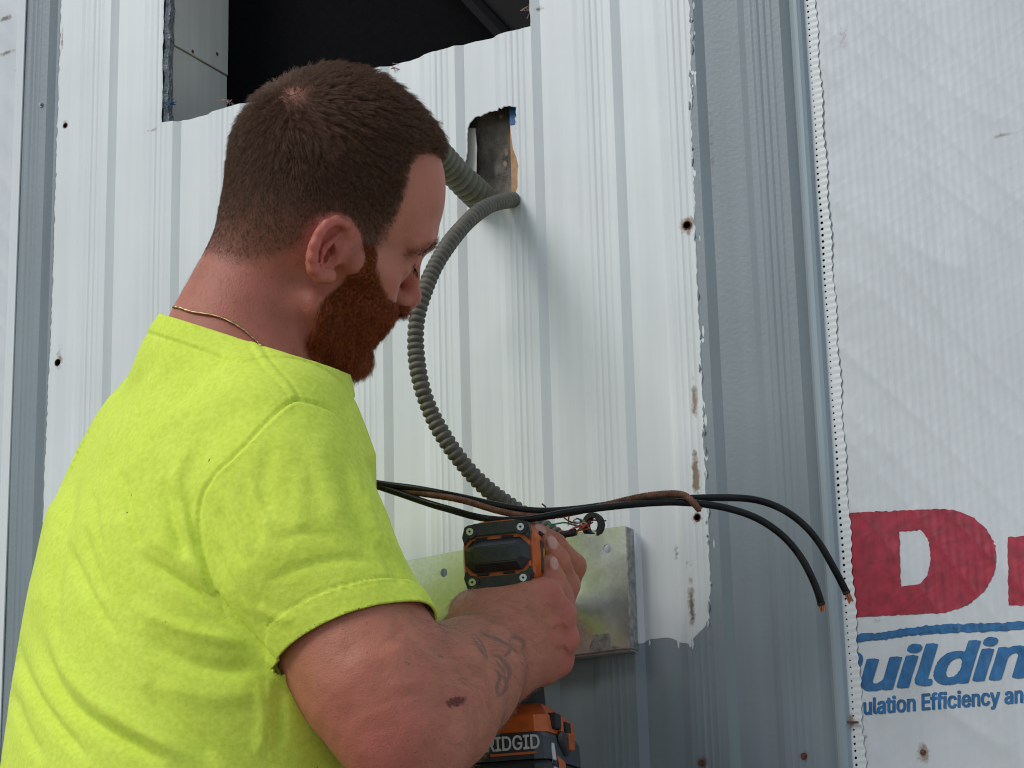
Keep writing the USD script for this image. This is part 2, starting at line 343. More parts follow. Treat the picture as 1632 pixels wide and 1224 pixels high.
def sheet_xz(pts, y, th=.0006):
    e = trimesh.creation.extrude_polygon(Polygon(pts), th, engine='earcut'); v = np.array(e.vertices); e = trimesh.Trimesh(np.c_[v[:, 0], y + v[:, 2], v[:, 1]], e.faces); e.fix_normals(); return e
obj('torn_backing', sheet_xz(pts, .0052), 'trim_white', so)
obj('blue_print', sheet_xz([(xr - .0112, zt + .004), (xr + .003, zt + .004), (xr + .003, wall(826, 194)[2]), (xr - .0110, wall(826, 193)[2])], .0046, .0004), 'blue_print', so)
xl = wall(744, 250)[0]
obj('torn_backing', sheet_xz([(xl - .006, zt - .005), (xl + .006, zt - .008), (xl + .0075, zt - .03), (xl + .006, zt - .06), (xl + .0035, zt - .078), (xl - .006, zt - .08)], .008), 'liner_board', so)
for px, py in ((797, 185), (806, 243), (804, 262), (757, 305), (757, 230)):
    c = wall(px, py, .012); rr = np.random.default_rng(py); pl = [tuple(c[[0, 2]] + rr.uniform(.4, 1.1) * np.array([.0028 * math.cos(t), .0045 * math.sin(t)])) for t in np.linspace(0, 6.1, 9)]
    obj('paper_scrap', sheet_xz(pl, .013), 'rag_paper', so)

# screws standing in the gray border and the wraps
bx, by = rib_breaks(X0, X1)
for px, py, lab in ((70, 169, 'bright screw in the gray border left of the bare patch'), (1285, 1206, 'rusty screw low in the gray border beside the perforated flange'), (1122, 1217, 'rusty screw low in the gray border below the bare patch')):
    c = wall(px, py); y = float(np.interp(c[0], bx, by)); t = thing('screw', lab, 'screw')
    w = trimesh.creation.cylinder(.0030, .0010, sections=20); h = trimesh.creation.cylinder(.0019, .0018, sections=6)
    for m_, dy in ((w, -.0010), (h, -.0026)): m_.apply_transform(trimesh.transformations.rotation_matrix(math.pi / 2 + .15, (1, 0, 0))); m_.apply_translation((c[0], y + dy, c[2]))
    obj('washer', w, 'screw_steel' if px < 100 else 'rust', t); obj('head', h, 'screw_steel' if px < 100 else 'rust', t)

# ------------------------------------------------------------------ edge trim and house wrap on the right, mirrored edge on the left
trim = thing('edge_trim', 'gray bead and white perforated nailing flange between siding and printed wrap', 'trim')
xs = X1
prof = [(xs - .004, -.0048), (xs - .001, -.0072), (xs + .002, -.0078), (xs + .005, -.0066), (xs + .0062, -.0030), (xs + .0066, -.0012)]
def extr(prof, z0, z1, th=.0008):
    p = LineString(prof).buffer(th, cap_style=2); e = trimesh.creation.extrude_polygon(p, z1 - z0, engine='earcut'); e.apply_translation((0, 0, z0)); return e
obj('bead', extr(prof, .02, 3.1), 'trim_gray', trim)
xf0, xf1 = xs + .0064, xs + .0192
edge = [(xf1 + .0007 * math.sin(z * 620) + .0008 * math.sin(z * 90), z) for z in np.arange(.7, 2.2, .0015)]
fl = Polygon([(xf0, .02)] + [(xf1, .02), (xf1, .69)] + edge + [(xf1, 2.21), (xf1, 3.1), (xf0, 3.1)])
holes = []; zz = .95
rh = np.random.default_rng(3)
dots = []
while zz < 2.15:
    s = .0007 + .0006 * (.5 + .5 * math.sin(zz * 23)) * rh.uniform(.7, 1.2); dots.append(Point(xf0 + .0044 + .0004 * math.sin(zz * 60), zz).buffer(s, 3)); zz += .0061
fl = fl.difference(unary_union(dots))
V, Fc, n = [], [], 0
zs = np.r_[.02, np.arange(.95, 2.15, .0061 / 4), 3.1]
for z0, z1 in zip(zs[:-1], zs[1:]):
    part = fl.intersection(sbox(xf0, z0, xf0 + .0075, z1)), fl.intersection(sbox(xf0 + .0075, z0, xf1 + .01, z1))
    for pt in part:
        for g in getattr(pt, 'geoms', [pt]):
            if g.geom_type != 'Polygon' or g.area < 1e-10: continue
            v, f = trimesh.creation.triangulate_polygon(g, engine='earcut'); V.append(v); Fc.append(np.asarray(f) + n); n += len(v)
V, Fc = np.vstack(V), np.vstack(Fc)
yy = -.0020 - .00013 * np.sin(V[:, 1] * 2 * np.pi / .0061) * np.clip((V[:, 0] - xf0 - .004) / .005, 0, 1)
fm = trimesh.Trimesh(np.c_[V[:, 0], yy, V[:, 1]], Fc, process=False)
if fm.face_normals[:, 1].mean() > 0: fm.invert()
obj('nailing_flange', fm, 'trim_white', trim, smooth=False)
obj('shadow_gap', trimesh.creation.box(bounds=[[xf0 - .001, .003, .02], [xf1 - .003, .004, 3.1]]), 'gap_gray', trim)

XW0 = xf1 - .004
def wrap_y(x, z, seed=0):
    "wrinkles of the loose film: fine vertical ripples, diagonal creases, soft billows"
    p = np.c_[x, np.zeros_like(x), z]; u = x - XW0
    y = .0030 + .0022 * (meshkit.fbm(np.c_[x * 5, 0 * x, z * 4], 3, 5 + seed) - .5)
    ph = x * 2 * np.pi / .0076 + 2.2 * (meshkit.fbm(np.c_[x * 9, 0 * x, z * 3], 2, 9) - .5)
    y = y + .00017 * np.sin(ph) * (0.35 + meshkit.noise(np.c_[x * 12, 0 * x, z * 2.0], 2))
    d = (x * .78 + z * .62); c = (-x * .62 + z * .78)
    n = meshkit.fbm(np.c_[d * 34, 0 * x, c * 3.2], 2, 21) ; y = y - .0009 * np.clip(np.abs(n - .5) * -5 + 1, 0, 1) ** 2 * (.25 + meshkit.noise(np.c_[x * 6, 0 * x, z * 5], 31))
    n = meshkit.fbm(np.c_[x * 30 + z * 8, 0 * x, z * 60 - x * 30], 2, 23); y = y - .00010 * np.clip(1 - np.abs(n - .5) * 6, 0, 1) ** 2
    edge = np.exp(-np.abs(u) / .03); y = y - .0022 * edge * (1 - np.exp(-(u / .012) ** 2)) * (meshkit.fbm(np.c_[x * 10 + z * 20, 0 * x, z * 26 - 10 * x], 3, 12) - .35)
    return y - .004 + .0012 * np.exp(-np.abs(u) / .006)
def wrap_sheet(x0, x1, z0, z1, h):
    nx, nz = int((x1 - x0) / h) + 1, int((z1 - z0) / h) + 1
    gx, gz = np.meshgrid(np.linspace(x0, x1, nx), np.linspace(z0, z1, nz), indexing='ij'); x, z = gx.ravel(), gz.ravel()
    v = np.c_[x, wrap_y(x, z), z]; i, j = np.meshgrid(np.arange(nx - 1), np.arange(nz - 1), indexing='ij'); a = (i * nz + j).ravel()
    return trimesh.Trimesh(v, np.vstack([np.c_[a, a + nz, a + nz + 1], np.c_[a, a + nz + 1, a + 1]]), process=False)
wr = thing('house_wrap', 'white wrinkled house wrap film with large red and blue printed lettering', 'house wrap')
obj('film', wrap_sheet(XW0, -.40, .95, 2.15, .0022), 'wrap_film', wr, smooth=True)
obj('film_rest', cat(wrap_sheet(XW0, -.40, .02, .95, .012), wrap_sheet(XW0, -.40, 2.15, 3.1, .012), wrap_sheet(-.40, 1.6, .02, 3.1, .02)), 'wrap_film', wr, smooth=True)

def drape(name, V2, Fc, m, lift=.0004):
    "flat print (in photo pixels) laid on the film"
    P = np.array([wall(a, b) for a, b in V2]); x, z = P[:, 0], P[:, 2]
    t = trimesh.Trimesh(np.c_[x, 0 * x, z], Fc); v, f = trimesh.remesh.subdivide_to_size(t.vertices, t.faces, .0028, max_iter=16)
    v[:, 1] = wrap_y(v[:, 0], v[:, 2]) - lift; t = trimesh.Trimesh(v, f)
    if t.face_normals[:, 1].mean() > 0: t.invert()
    keep = np.array(t.vertices)[t.faces][:, :, 0].min(1) > XW0 + .001; t.update_faces(keep); t.remove_unreferenced_vertices()
    obj(name, t, m, wr, smooth=True)
def print_poly(name, pg, m, seed=1, amp=.9):
    rr = np.random.default_rng(seed); c = np.array(pg.exterior.segmentize(5).coords)[:-1]; hs = [np.array(h.segmentize(5).coords)[:-1] for h in pg.interiors]
    jit = lambda c: c + rr.normal(0, amp, c.shape)
    pg = Polygon(jit(c), [jit(h) for h in hs]).buffer(0)
    for g in getattr(pg, 'geoms', [pg]):
        if g.area > 5: v, f = trimesh.creation.triangulate_polygon(g, engine='earcut'); drape(name, v, f, m)
def arc(cx, cy, rx, ry, a0, a1, n=24): return [(cx + rx * math.cos(math.radians(t)), cy + ry * math.sin(math.radians(t))) for t in np.linspace(a0, a1, n)]
sh = lambda pts, s=-.10: [(x, y + s * (x - 1470)) for x, y in pts]
Dout = sh([(1340, 812), (1495, 813)] + arc(1495, 896, 94, 83, -88, 88) + [(1495, 979), (1350, 979), (1340, 979)], -.05)
Din = sh([(1434, 846), (1462, 846)] + arc(1462, 888, 22, 44, -85, 85) + [(1462, 932), (1437, 934)], -.04)
print_poly('printed_letter', Polygon(Dout, [Din]), 'print_red', 1, .6)
print_poly('printed_letter', Polygon([(1607, 857), (1680, 850), (1690, 880), (1690, 955), (1655, 960), (1655, 963), (1608, 966)]), 'print_red', 2, .6)
print_poly('printed_rule', Polygon([(1350, 1011), (1400, 1009), (1450, 1001), (1500, 996), (1560, 994), (1660, 989), (1660, 1003), (1560, 1007), (1500, 1010), (1450, 1014), (1400, 1021), (1350, 1025)]), 'print_blue', 3, .8)
def text_px(s, a0, a1, cap, slant=0.0, bold=True, grow=0.0, ref=None):
    "lettering whose baseline runs from pixel a0 to a1, cap pixels tall; ref = (x of start, x of end) in font units"
    m = meshkit.text_mesh(s, 1.0, .01, bold=bold); v = np.array(m.vertices); top = v[:, 2] > .005; f = np.array(m.faces); f = f[top[f].all(1)]
    xs0, xs1 = ref(s) if ref else (v[:, 0].min(), v[:, 0].max()); a0, a1 = np.array(a0, float), np.array(a1, float)
    u = (v[:, 0] - xs0) / (xs1 - xs0); px = a0 + u[:, None] * (a1 - a0); px[:, 1] -= v[:, 1] * cap; px[:, 0] += v[:, 1] * cap * slant
    return px, f
v, f = text_px('Building', (1303, 1107), (1696, 1072), 64, .30); drape('printed_word', v, f, 'print_blue'); drape('printed_word', v + [3.2, .3], f, 'print_blue', .00052); drape('printed_word', v + [-2.4, -.8], f, 'print_blue', .00046)
v, f = text_px('ulation Efficiency and Ener', (1377, 1139), (1713, 1113), 25, 0); drape('printed_word', v, f, 'print_blue'); drape('printed_word', v + [1.3, .2], f, 'print_blue', .00047)

c = wall(1472, 1199); t = thing('nail', 'rusty nail head in the wrap below the printed lines', 'nail')
s = trimesh.creation.icosphere(2, .0026); s.apply_scale((1, .4, 1)); s.apply_translation((c[0], float(wrap_y(c[:1], c[2:])[0]) - .0006, c[2])); obj('head', s, 'rust', t)
p = wall(1361, 1152); s = sweep(np.array([p + [-.004, -.005, .0006], p + [.006, -.0052, -.0008]]), .0011, 6); t = thing('staple', 'small staple in the flange edge low on the right', 'staple'); obj('crown', s, 'rust', t)

# left edge: white trim and old wrap
lt = thing('edge_trim', 'plain white edge trim at the far left of the gray border', 'trim')
obj('strip', extr([(X0 - .014, -.0016), (X0 - .010, -.0040), (X0 - .001, -.0056), (X0 + .001, -.0058)], .02, 3.1), 'trim_white', lt)
lw = thing('house_wrap', 'stained white house wrap at the far left edge of the photo', 'house wrap')
obj('film', cat(wrap_sheet(-1.95, X0 - .011, .95, 2.3, .004), wrap_sheet(-3.6, -1.95, .02, 3.1, .02), wrap_sheet(-1.95, X0 - .011, .02, .95, .012), wrap_sheet(-1.95, X0 - .011, 2.3, 3.1, .012)), 'wrap_film', lw, smooth=True)
obj('wall_core', trimesh.creation.box(bounds=[[X1 + .03, .012, .02], [1.6, .2, 3.1]]), 'dark_gap', label='wall body behind the printed wrap', cat='wall core')
obj('wall_core', trimesh.creation.box(bounds=[[-3.6, .012, .02], [X0 - .012, .2, 3.1]]), 'dark_gap', label='wall body behind the stained wrap', cat='wall core')

# ------------------------------------------------------------------ ground
mat('ground', {'p': ('principled_bsdf', {'roughness': 0.95}), 'g': ('geometry', {}), 'n1': ('noise_texture', {'scale': 1.2, 'detail': 6.0}), 'n2': ('noise_texture', {'scale': 40.0, 'detail': 4.0}),
    'r1': ('rgb_ramp', {'ramp': [(.36, (.07, .09, .035)), (.46, (.30, .275, .235))]}), 'r2': ('rgb_ramp', {'ramp': [(.3, (.6, .6, .6)), (.7, (1.15, 1.15, 1.15))]}), 'm': ('mix_color', {'blend_type': 'multiply', 'fac': 1.0}),
    'bp': ('bump', {'strength': .6, 'distance': .02})},
    [('g.position', 'n1.vector'), ('g.position', 'n2.vector'), ('n1.fac', 'r1.fac'), ('n2.fac', 'r2.fac'), ('r1.color', 'm.a'), ('r2.color', 'm.b'), ('m.result', 'p.base_color'), ('n2.fac', 'bp.height'), ('bp.normal', 'p.normal')])
obj('ground', trimesh.Trimesh([[-200, -200, 0], [200, -200, 0], [200, 200, 0], [-200, 200, 0]], [[0, 1, 2], [0, 2, 3]]), 'ground', smooth=False, kind='structure')
# ------------------------------------------------------------------ implicit modelling: signed distances in camera metres (right, up, away), meshed by sparse surface nets
def smin(a, b, k):
    h = np.maximum(k - np.abs(a - b), 0) / k; return np.minimum(a, b) - h * h * k * .25
def smax(a, b, k): return -smin(-a, -b, k)
def cone(P, a, b, ra, rb):
    a, b = np.asarray(a, float), np.asarray(b, float); d = b - a; x, y, z = P[:, 0] - a[0], P[:, 1] - a[1], P[:, 2] - a[2]; dd = d @ d
    t = np.clip((x * d[0] + y * d[1] + z * d[2]) / dd, 0, 1); x -= t * d[0]; y -= t * d[1]; z -= t * d[2]
    return np.sqrt(x * x + y * y + z * z) - (ra + (rb - ra) * t)
def ball(P, c, r):
    x, y, z = P[:, 0] - c[0], P[:, 1] - c[1], P[:, 2] - c[2]; return np.sqrt(x * x + y * y + z * z) - r
def ell(P, c, r):
    r = np.asarray(r, float); q = (P - np.asarray(c, float)); k0 = np.linalg.norm(q / r, axis=1); k1 = np.linalg.norm(q / (r * r), axis=1)
    return k0 * (k0 - 1) / np.maximum(k1, 1e-9)
def chain(P, pts, rs, k):
    d = None
    for a, b, ra, rb in zip(pts[:-1], pts[1:], rs[:-1], rs[1:]):
        e = cone(P, a, b, ra, rb); d = e if d is None else smin(d, e, k)
    return d

def threaded(f, n=24000):
    "f over many points in cache-sized pieces on all cores"
    from concurrent.futures import ThreadPoolExecutor
    def g(P):
        if len(P) <= n: return f(P)
        with ThreadPoolExecutor(4) as ex: return np.concatenate(list(ex.map(f, [P[i:i + n] for i in range(0, len(P), n)])))
    return g

def nets(f, lo, hi, h):
    "sparse naive surface nets of f < 0"
    f = threaded(f)
    lo = np.asarray(lo, float); n = np.ceil((np.asarray(hi) - lo) / h).astype(np.int64); L = 16
    g = [np.arange(-(-k // L)) * L for k in n]; idx = np.stack(np.meshgrid(*g, indexing='ij'), -1).reshape(-1, 3)
    while True:
        d = f(lo + (idx + L / 2) * h); idx = idx[np.abs(d) < L * h * .9 * 1.25 + .0015]
        if L == 1: break
        L //= 2; o = np.array(list(np.ndindex(2, 2, 2))) * L; idx = (idx[:, None] + o).reshape(-1, 3)
    S = int(n.max()) + 40; key = lambda i: (i[..., 0] * S + i[..., 1]) * S + i[..., 2]
    o8 = np.array(list(np.ndindex(2, 2, 2))); ck = key(idx[:, None] + o8); uk, inv = np.unique(ck.ravel(), return_inverse=True)
    ui = np.stack([uk // (S * S), uk // S % S, uk % S], -1); val = f(lo + ui * h); V8 = val[inv].reshape(-1, 8)
    act = (V8.min(1) < 0) & (V8.max(1) >= 0); idx, V8 = idx[act], V8[act]
    acc, cnt = np.zeros((len(idx), 3)), np.zeros(len(idx))
    for a in range(8):
        for ax in range(3):
            if o8[a][ax] == 0:
                b = a + (4, 2, 1)[ax]; va, vb = V8[:, a], V8[:, b]; c = (va < 0) != (vb < 0); t = np.where(c, va / np.where(c, va - vb, 1), 0)
                p = np.repeat(o8[a][None].astype(float), len(idx), 0); p[:, ax] += t; acc += p * c[:, None]; cnt += c
    v = lo + (idx + acc / cnt[:, None]) * h
    ik = key(idx); order = np.argsort(ik); sk = ik[order]
    def find(i):
        kk = key(i); p = np.clip(np.searchsorted(sk, kk), 0, len(sk) - 1); return np.where(sk[p] == kk, order[p], -1)
    F = []
    for ax in range(3):
        b = (4, 2, 1)[ax]; cr = (V8[:, 0] < 0) != (V8[:, b] < 0); i = idx[cr]; s = V8[cr, 0] < 0; u, w = [(1, 2), (2, 0), (0, 1)][ax]
        eu, ew = np.eye(3, dtype=np.int64)[u], np.eye(3, dtype=np.int64)[w]
        q = np.stack([find(i), find(i - eu), find(i - eu - ew), find(i - ew)], -1); ok = (q >= 0).all(1); q, s = q[ok], s[ok]
        q[~s] = q[~s][:, ::-1]; F += [q[:, [0, 1, 2]], q[:, [0, 2, 3]]]
    F = np.vstack(F)
    for _ in range(2):          # onto the surface
        e = h * .3; d0 = f(v); G = np.stack([f(v + np.eye(3)[k] * e) - d0 for k in range(3)], -1) / e
        g2 = np.maximum((G * G).sum(1), .2); st = np.clip(d0 / g2, -h * .6, h * .6); v = v - st[:, None] * G
    return v, F

def flip_to_world(v, F):
    "camera metres are left-handed as (right, up, away): swap the winding when going to the world"
    t = trimesh.Trimesh(cam2world(v), F[:, ::-1], process=False)
    return t

def vnormals(v, f):
    n = np.zeros_like(v); fn = np.cross(v[f[:, 1]] - v[f[:, 0]], v[f[:, 2]] - v[f[:, 0]])
    for k in range(3): np.add.at(n, f[:, k], fn)
    return n / np.maximum(np.linalg.norm(n, axis=1, keepdims=True), 1e-12)

def capx(p): return np.stack([816 + FOC * p[..., 0] / p[..., 2], 612 - FOC * p[..., 1] / p[..., 2]], -1)

# ---- head frame (from the photograph): forward, right side, up
def head_axes(ph, ps, ro):
    f = np.array([np.cos(ph) * np.cos(ps), -np.sin(ph), np.cos(ph) * np.sin(ps)]); u = np.array([np.sin(ph) * np.cos(ps), np.cos(ph), np.sin(ph) * np.sin(ps)])
    s = np.cross(f, u); s = -s if s[2] > 0 else s; u2 = u * np.cos(ro) + s * np.sin(ro); s2 = s * np.cos(ro) - u * np.sin(ro)
    return np.stack([f, s2, u2])
HA = head_axes(*np.radians([17.6, 24.8, 7.8])); HO = np.array([-0.17319, 0.11779, 2.02])
def hl(P): return (P - HO) @ HA.T * 1000          # head millimetres (forward, right, up)
def hw(p): return HO + (np.asarray(p, float) / 1000) @ HA

EAR_N = HA[1] * math.cos(.30) + HA[0] * math.sin(.30)   # outward normal of the ear plane
EAR_C = hw((0, 73, 0))
def ep(px, py, out=0.0):
    d = K(px, py, 1.0); t = (EAR_C @ EAR_N) / (d @ EAR_N); return d * t + EAR_N * out / 1000

def sdf_head(P):
    p = hl(P); q = np.stack([p[:, 0], np.abs(p[:, 1]), p[:, 2]], -1)
    d = ell(q, (2, 0, 58), (87, 75, 89))
    d = smin(d, ell(q, (40, 0, 54), (62, 62, 72)), 20)
    d = smin(d, ell(q, (-15, 0, 20), (57, 66, 58)), 20)
    d = smin(d, ell(q, (38, 0, -18), (45, 55, 64)), 24)
    d = smin(d, cone(q, (95, 6, 37), (79, 45, 35), 8, 7), 16)
    d = smin(d, cone(q, (59, 50, -6), (26, 66, -2), 9, 9), 20)
    d = smin(d, ball(q, (55, 34, -32), 22.5), 18)
    d = smin(d, cone(q, (6, 48, -46), (54, 26, -74), 11, 13), 18)
    d = smin(d, ball(q, (66, 0, -73), 15), 18)
    d = smin(d, ell(q, (52, 0, -38), (25, 30, 28)), 18)
    d = smax(d, -ball(q, (97, 34, 17), 15), 10)                                  # orbit
    d = smin(d, ball(q, (75, 33, 19), 13.2), 4)                                  # lid over the eyeball
    d = smin(d, cone(q, (86, 22, 30), (72, 50, 28), 6, 5), 7)                  # brow fold over the lid
    d = smax(d, -cone(q, (89.5, 26, 24.5), (81, 46, 23.5), .8, .8), 1.5)            # lid crease
    d = smax(d, -cone(q, (87.5, 25, 12), (80, 46, 13), .9, .9), 1.6)               # lash line
    d = smin(d, cone(q, (79, 25, 6), (73, 46, 7), 5, 4), 8)
    d = smin(d, cone(q, (92, 0, 27), (102, 0, -10), 6.5, 8.5), 9)
    d = smin(d, ball(q, (103.8, 0, -12.5), 8.6), 6)
    d = smin(d, ell(q, (92, 9.5, -17), (8.5, 6, 6.2)), 9)
    d = smin(d, cone(q, (94, 0, -24), (104, 0, -20), 5, 5), 4)
    d = smax(d, -ell(q, (97.5, 6.8, -25.5), (6.5, 3.2, 5)), 2.5)                   # nostril
    d = smin(d, ell(q, (70, 0, -46), (9, 22, 9)), 8)
    d = smax(d, -cone(q, (80, 0, -46), (71, 24, -46), 1, 1), 3)
    return d / 1000

EARL = lambda pts, out: [ep(x, y, o) for (x, y), o in zip(pts, np.broadcast_to(out, len(pts)))]
HELIX = EARL([(553, 392), (556, 372), (549, 357), (532, 350), (516, 356), (504, 369), (496, 388), (493, 409), (497, 427), (506, 441)], [-4, -1, 2, 4, 5, 5.5, 5.5, 5, 4, 2.5])
ANTI = EARL([(513, 434), (507, 418), (510, 402), (519, 390), (531, 381), (543, 372)], [0, 2.0, 2.6, 2.2, .5, -2.5])
def sdf_ear(P):
    p = (P - EAR_C) * 1000; n = p @ EAR_N
    e1 = np.cross(EAR_N, HA[2]); e1 /= np.linalg.norm(e1); e2 = np.cross(e1, EAR_N)
    c1 = (ep(519, 398) - EAR_C) * 1000; uv = np.stack([(p - c1) @ e1, (p - c1) @ e2], -1)
    plate = np.maximum(np.hypot(uv[:, 0] / 14.5, uv[:, 1] / 25) * 15 - 15, np.abs(n + 3.2) - 2.2) / 1000
    d = chain(P, HELIX, np.array([2.6, 3.2, 3.6, 3.7, 3.7, 3.8, 3.9, 3.9, 3.7, 3.6]) / 1000, .003)
    d = smin(d, plate, .004)
    d = smin(d, chain(P, ANTI, np.array([3.2, 2.9, 2.8, 2.6, 2.3, 1.8]) / 1000, .003), .003)
    d = smin(d, cone(P, ep(519, 425, .5), ep(514, 434, .3), .0040, .0042), .004)                 # antitragus
    d = smin(d, cone(P, ep(523, 440, 0), ep(512, 441, 1), .0068, .0052), .004)                # lobe
    d = smin(d, cone(P, ep(544, 400, -2.5), ep(540, 416, -3), .0044, .0042), .006)                # tragus
    d = smin(d, cone(P, ep(553, 385, -5), ep(535, 391, -2.5), .003, .0022), .003)
    d = smax(d, -ell((P - ep(522, 409, 0)) * 1000, (0, 0, 0), (8, 9, 6.5)) / 1000, .003)         # concha
    d = smax(d, -ell((P - ep(533, 399, -5)) * 1000, (0, 0, 0), (3.2, 5.5, 8)) / 1000, .0015)     # canal
    d = smax(d, -cone(P, ep(529, 369, 1.5), ep(541, 366, 0), .0028, .0022), .002)                # fossa
    d = smax(d, -chain(P, EARL([(519, 376), (508, 392), (502, 410), (505, 424)], 2.5), np.array([2.0, 2.0, 2.0, 1.3]) / 1000, .001), .002)
    return d

SR, ER, WR = K(470, 690, 1.90), K(646, 1172, 1.785), K(785, 1036, 1.995)
SL, EL, WL = K(340, 690, 2.24), K(500, 1185, 2.26), K(800, 1042, 2.15)
NA, NB = K(452, 392, 2.035), K(375, 590, 2.02)
def sdf_neck(P):
    d = cone(P, NA, NB, .056, .070)
    d = smin(d, cone(P, K(388, 428, 2.05), K(350, 520, 2.03), .018, .025), .03)
    d = smin(d, cone(P, K(492, 530, 2.02), K(476, 600, 1.998), .007, .013), .03)
    d = smin(d, cone(P, K(378, 600, 2.02), K(440, 705, 1.91), .044, .042), .03)
    d = smin(d, cone(P, K(378, 600, 2.03), SL, .044, .050), .03)
    return d
TOR = np.array([  # image row, centre column, depth, half depth (forward), half width (side): sections of the trunk
    [560, 366, 2.030, .070, .110], [640, 357, 2.030, .092, .152], [720, 354, 2.020, .112, .178], [820, 335, 2.005, .125, .185], [950, 318, 1.985, .134, .186], [1100, 300, 1.955, .136, .184], [1224, 290, 1.935, .138, .184], [1400, 282, 1.91, .136, .182], [1560, 280, 1.885, .125, .175]])
BY = np.radians(25); BF, BS = np.array([np.cos(BY), 0, np.sin(BY)]), np.array([np.sin(BY), 0, -np.cos(BY)])
_tb = np.array([K(r[1], r[0], r[2]) for r in TOR])
def trunk(P, grow=0.0, top=None):
    b = P[:, 1]; o = np.argsort(_tb[:, 1]); x = _tb[o, 1]
    cx, cz, rf, rs = (np.interp(b, x, a[o]) for a in (_tb[:, 0], _tb[:, 2], TOR[:, 3], TOR[:, 4]))
    dx, dz = P[:, 0] - cx, P[:, 2] - cz; rf, rs = rf + grow, rs + grow
    q = np.stack([(dx * BF[0] + dz * BF[2]), (dx * BS[0] + dz * BS[2])], -1); n = 2.3
    k0 = (np.abs(q[:, 0] / rf) ** n + np.abs(q[:, 1] / rs) ** n) ** (1 / n); m = np.minimum(rf, rs)
    d = (k0 - 1) * m * (.8 + .2 * np.minimum(k0, 1.5))
    hi, lo = x[-1], x[0]
    return smax(smax(d, b - hi - grow, .06), lo - b, .02)
def sdf_torso(P): return trunk(P, -.022)

AXR = ([K(440, 705, 1.91), K(452, 800, 1.885), K(490, 910, 1.855), K(562, 1015, 1.82), K(602, 1098, 1.80), ER], np.array([.046, .050, .052, .0500, .0485, .0445]))
def arm(P, S, E, Wp, big=1.0):
    e2 = E + (Wp - E) * .28; m = S + (E - S) * .45
    d = chain(P, *AXR, .03) if S is SR else chain(P, [S, S + (E - S) * .25, m, S + (E - S) * .8, E], np.array([.060, .062, .059, .054, .050]) * big, .03)
    d = smin(d, chain(P, [E, e2, E + (Wp - E) * .62, Wp], np.array([.0445, .0455, .041, .032]) * big, .03), .018)
    return d
def sdf_armR(P):
    d = arm(P, SR, ER, WR)
    d = smin(d, cone(P, K(575, 1012, 1.83), K(640, 1108, 1.80), .044, .042), .02)          # biceps towards the forearm
    d = smin(d, cone(P, K(700, 1092, 1.83), K(772, 1044, 1.96), .040, .027), .018)         # brachioradialis
    d = smin(d, cone(P, K(788, 1062, 1.99), K(770, 1010, 2.0), .028, .028), .03)
    return d
def sdf_armL(P): return arm(P, SL, EL, WL, .95)

RH = dict(
    index=([(866, 951, 2.030), (882, 950, 2.074), (870, 955, 2.107), (845, 960, 2.108)], [13.2, 11, 10, 8.8]),
    middle=([(886, 980, 2.033), (896, 987, 2.079), (882, 995, 2.114), (852, 998, 2.109)], [13.4, 11.2, 10.2, 9]),
    ring=([(893, 1017, 2.038), (898, 1022, 2.081), (887, 1031, 2.113), (857, 1033, 2.109)], [13, 11, 9.8, 8.8]),
    little=([(886, 1052, 2.046), (888, 1054, 2.084), (880, 1062, 2.109), (858, 1062, 2.107)], [12, 9.8, 9, 8]))
def sdf_handR(P):
    d = None
    for (pts, rs), w0 in zip(RH.values(), [(790, 1000), (792, 1022), (797, 1045), (806, 1062)]):
        pts = [K(*p) for p in pts]; e = chain(P, pts, np.array(rs) / 1000, .004); d = e if d is None else smin(d, e, .006)
    pal = None
    for (pts, rs), w0 in zip(RH.values(), [(786, 1000, 1.998), (790, 1020, 1.995), (797, 1042, 1.996), (806, 1058, 2.002)]):
        e = cone(P, K(*w0), K(*pts[0]), .0235, rs[0] / 1000 * 1.02); pal = e if pal is None else smin(pal, e, .014)
    pal = smin(pal, cone(P, K(806, 1058, 2.01), K(858, 1060, 2.04), .024, .0175), .014)
    pal = smin(pal, cone(P, K(790, 977, 2.01), K(850, 952, 2.025), .016, .012), .016)             # first web
    d = smin(d, pal, .007)
    th = chain(P, [K(770, 1010, 2.0), K(752, 974, 2.028), K(768, 957, 2.070), K(800, 962, 2.095)], np.array([21, 15.5, 11.5, 9.5]) / 1000, .01)
    d = smin(d, th, .014)
    for (pts, rs), k in zip(RH.values(), (0, 1, 2, 3)):                                      # knuckle heads, grooves between them
        c = K(*pts[0]); d = smin(d, ball(P, c + np.array([.003, .0, -.0025]), rs[0] / 1000 * .93), .006)
    return d
LH = dict(
    index=([(880, 1000, 2.120), (914, 902, 2.110), (884, 868, 2.088), (856, 849, 2.080)], [12, 10.8, 9.9, 8.7]),
    middle=([(872, 1005, 2.105), (904, 932, 2.092), (889, 893, 2.070), (872, 868, 2.062)], [12, 11, 10, 8.9]),
    ring=([(862, 1010, 2.095), (889, 958, 2.076), (880, 920, 2.056), (874, 900, 2.052)], [11.5, 10.5, 9.6, 8.5]),
    little=([(850, 1012, 2.10), (868, 985, 2.098), (872, 962, 2.094), (872, 946, 2.094)], [10, 8.6, 8, 7.2]))
NAILS = {}
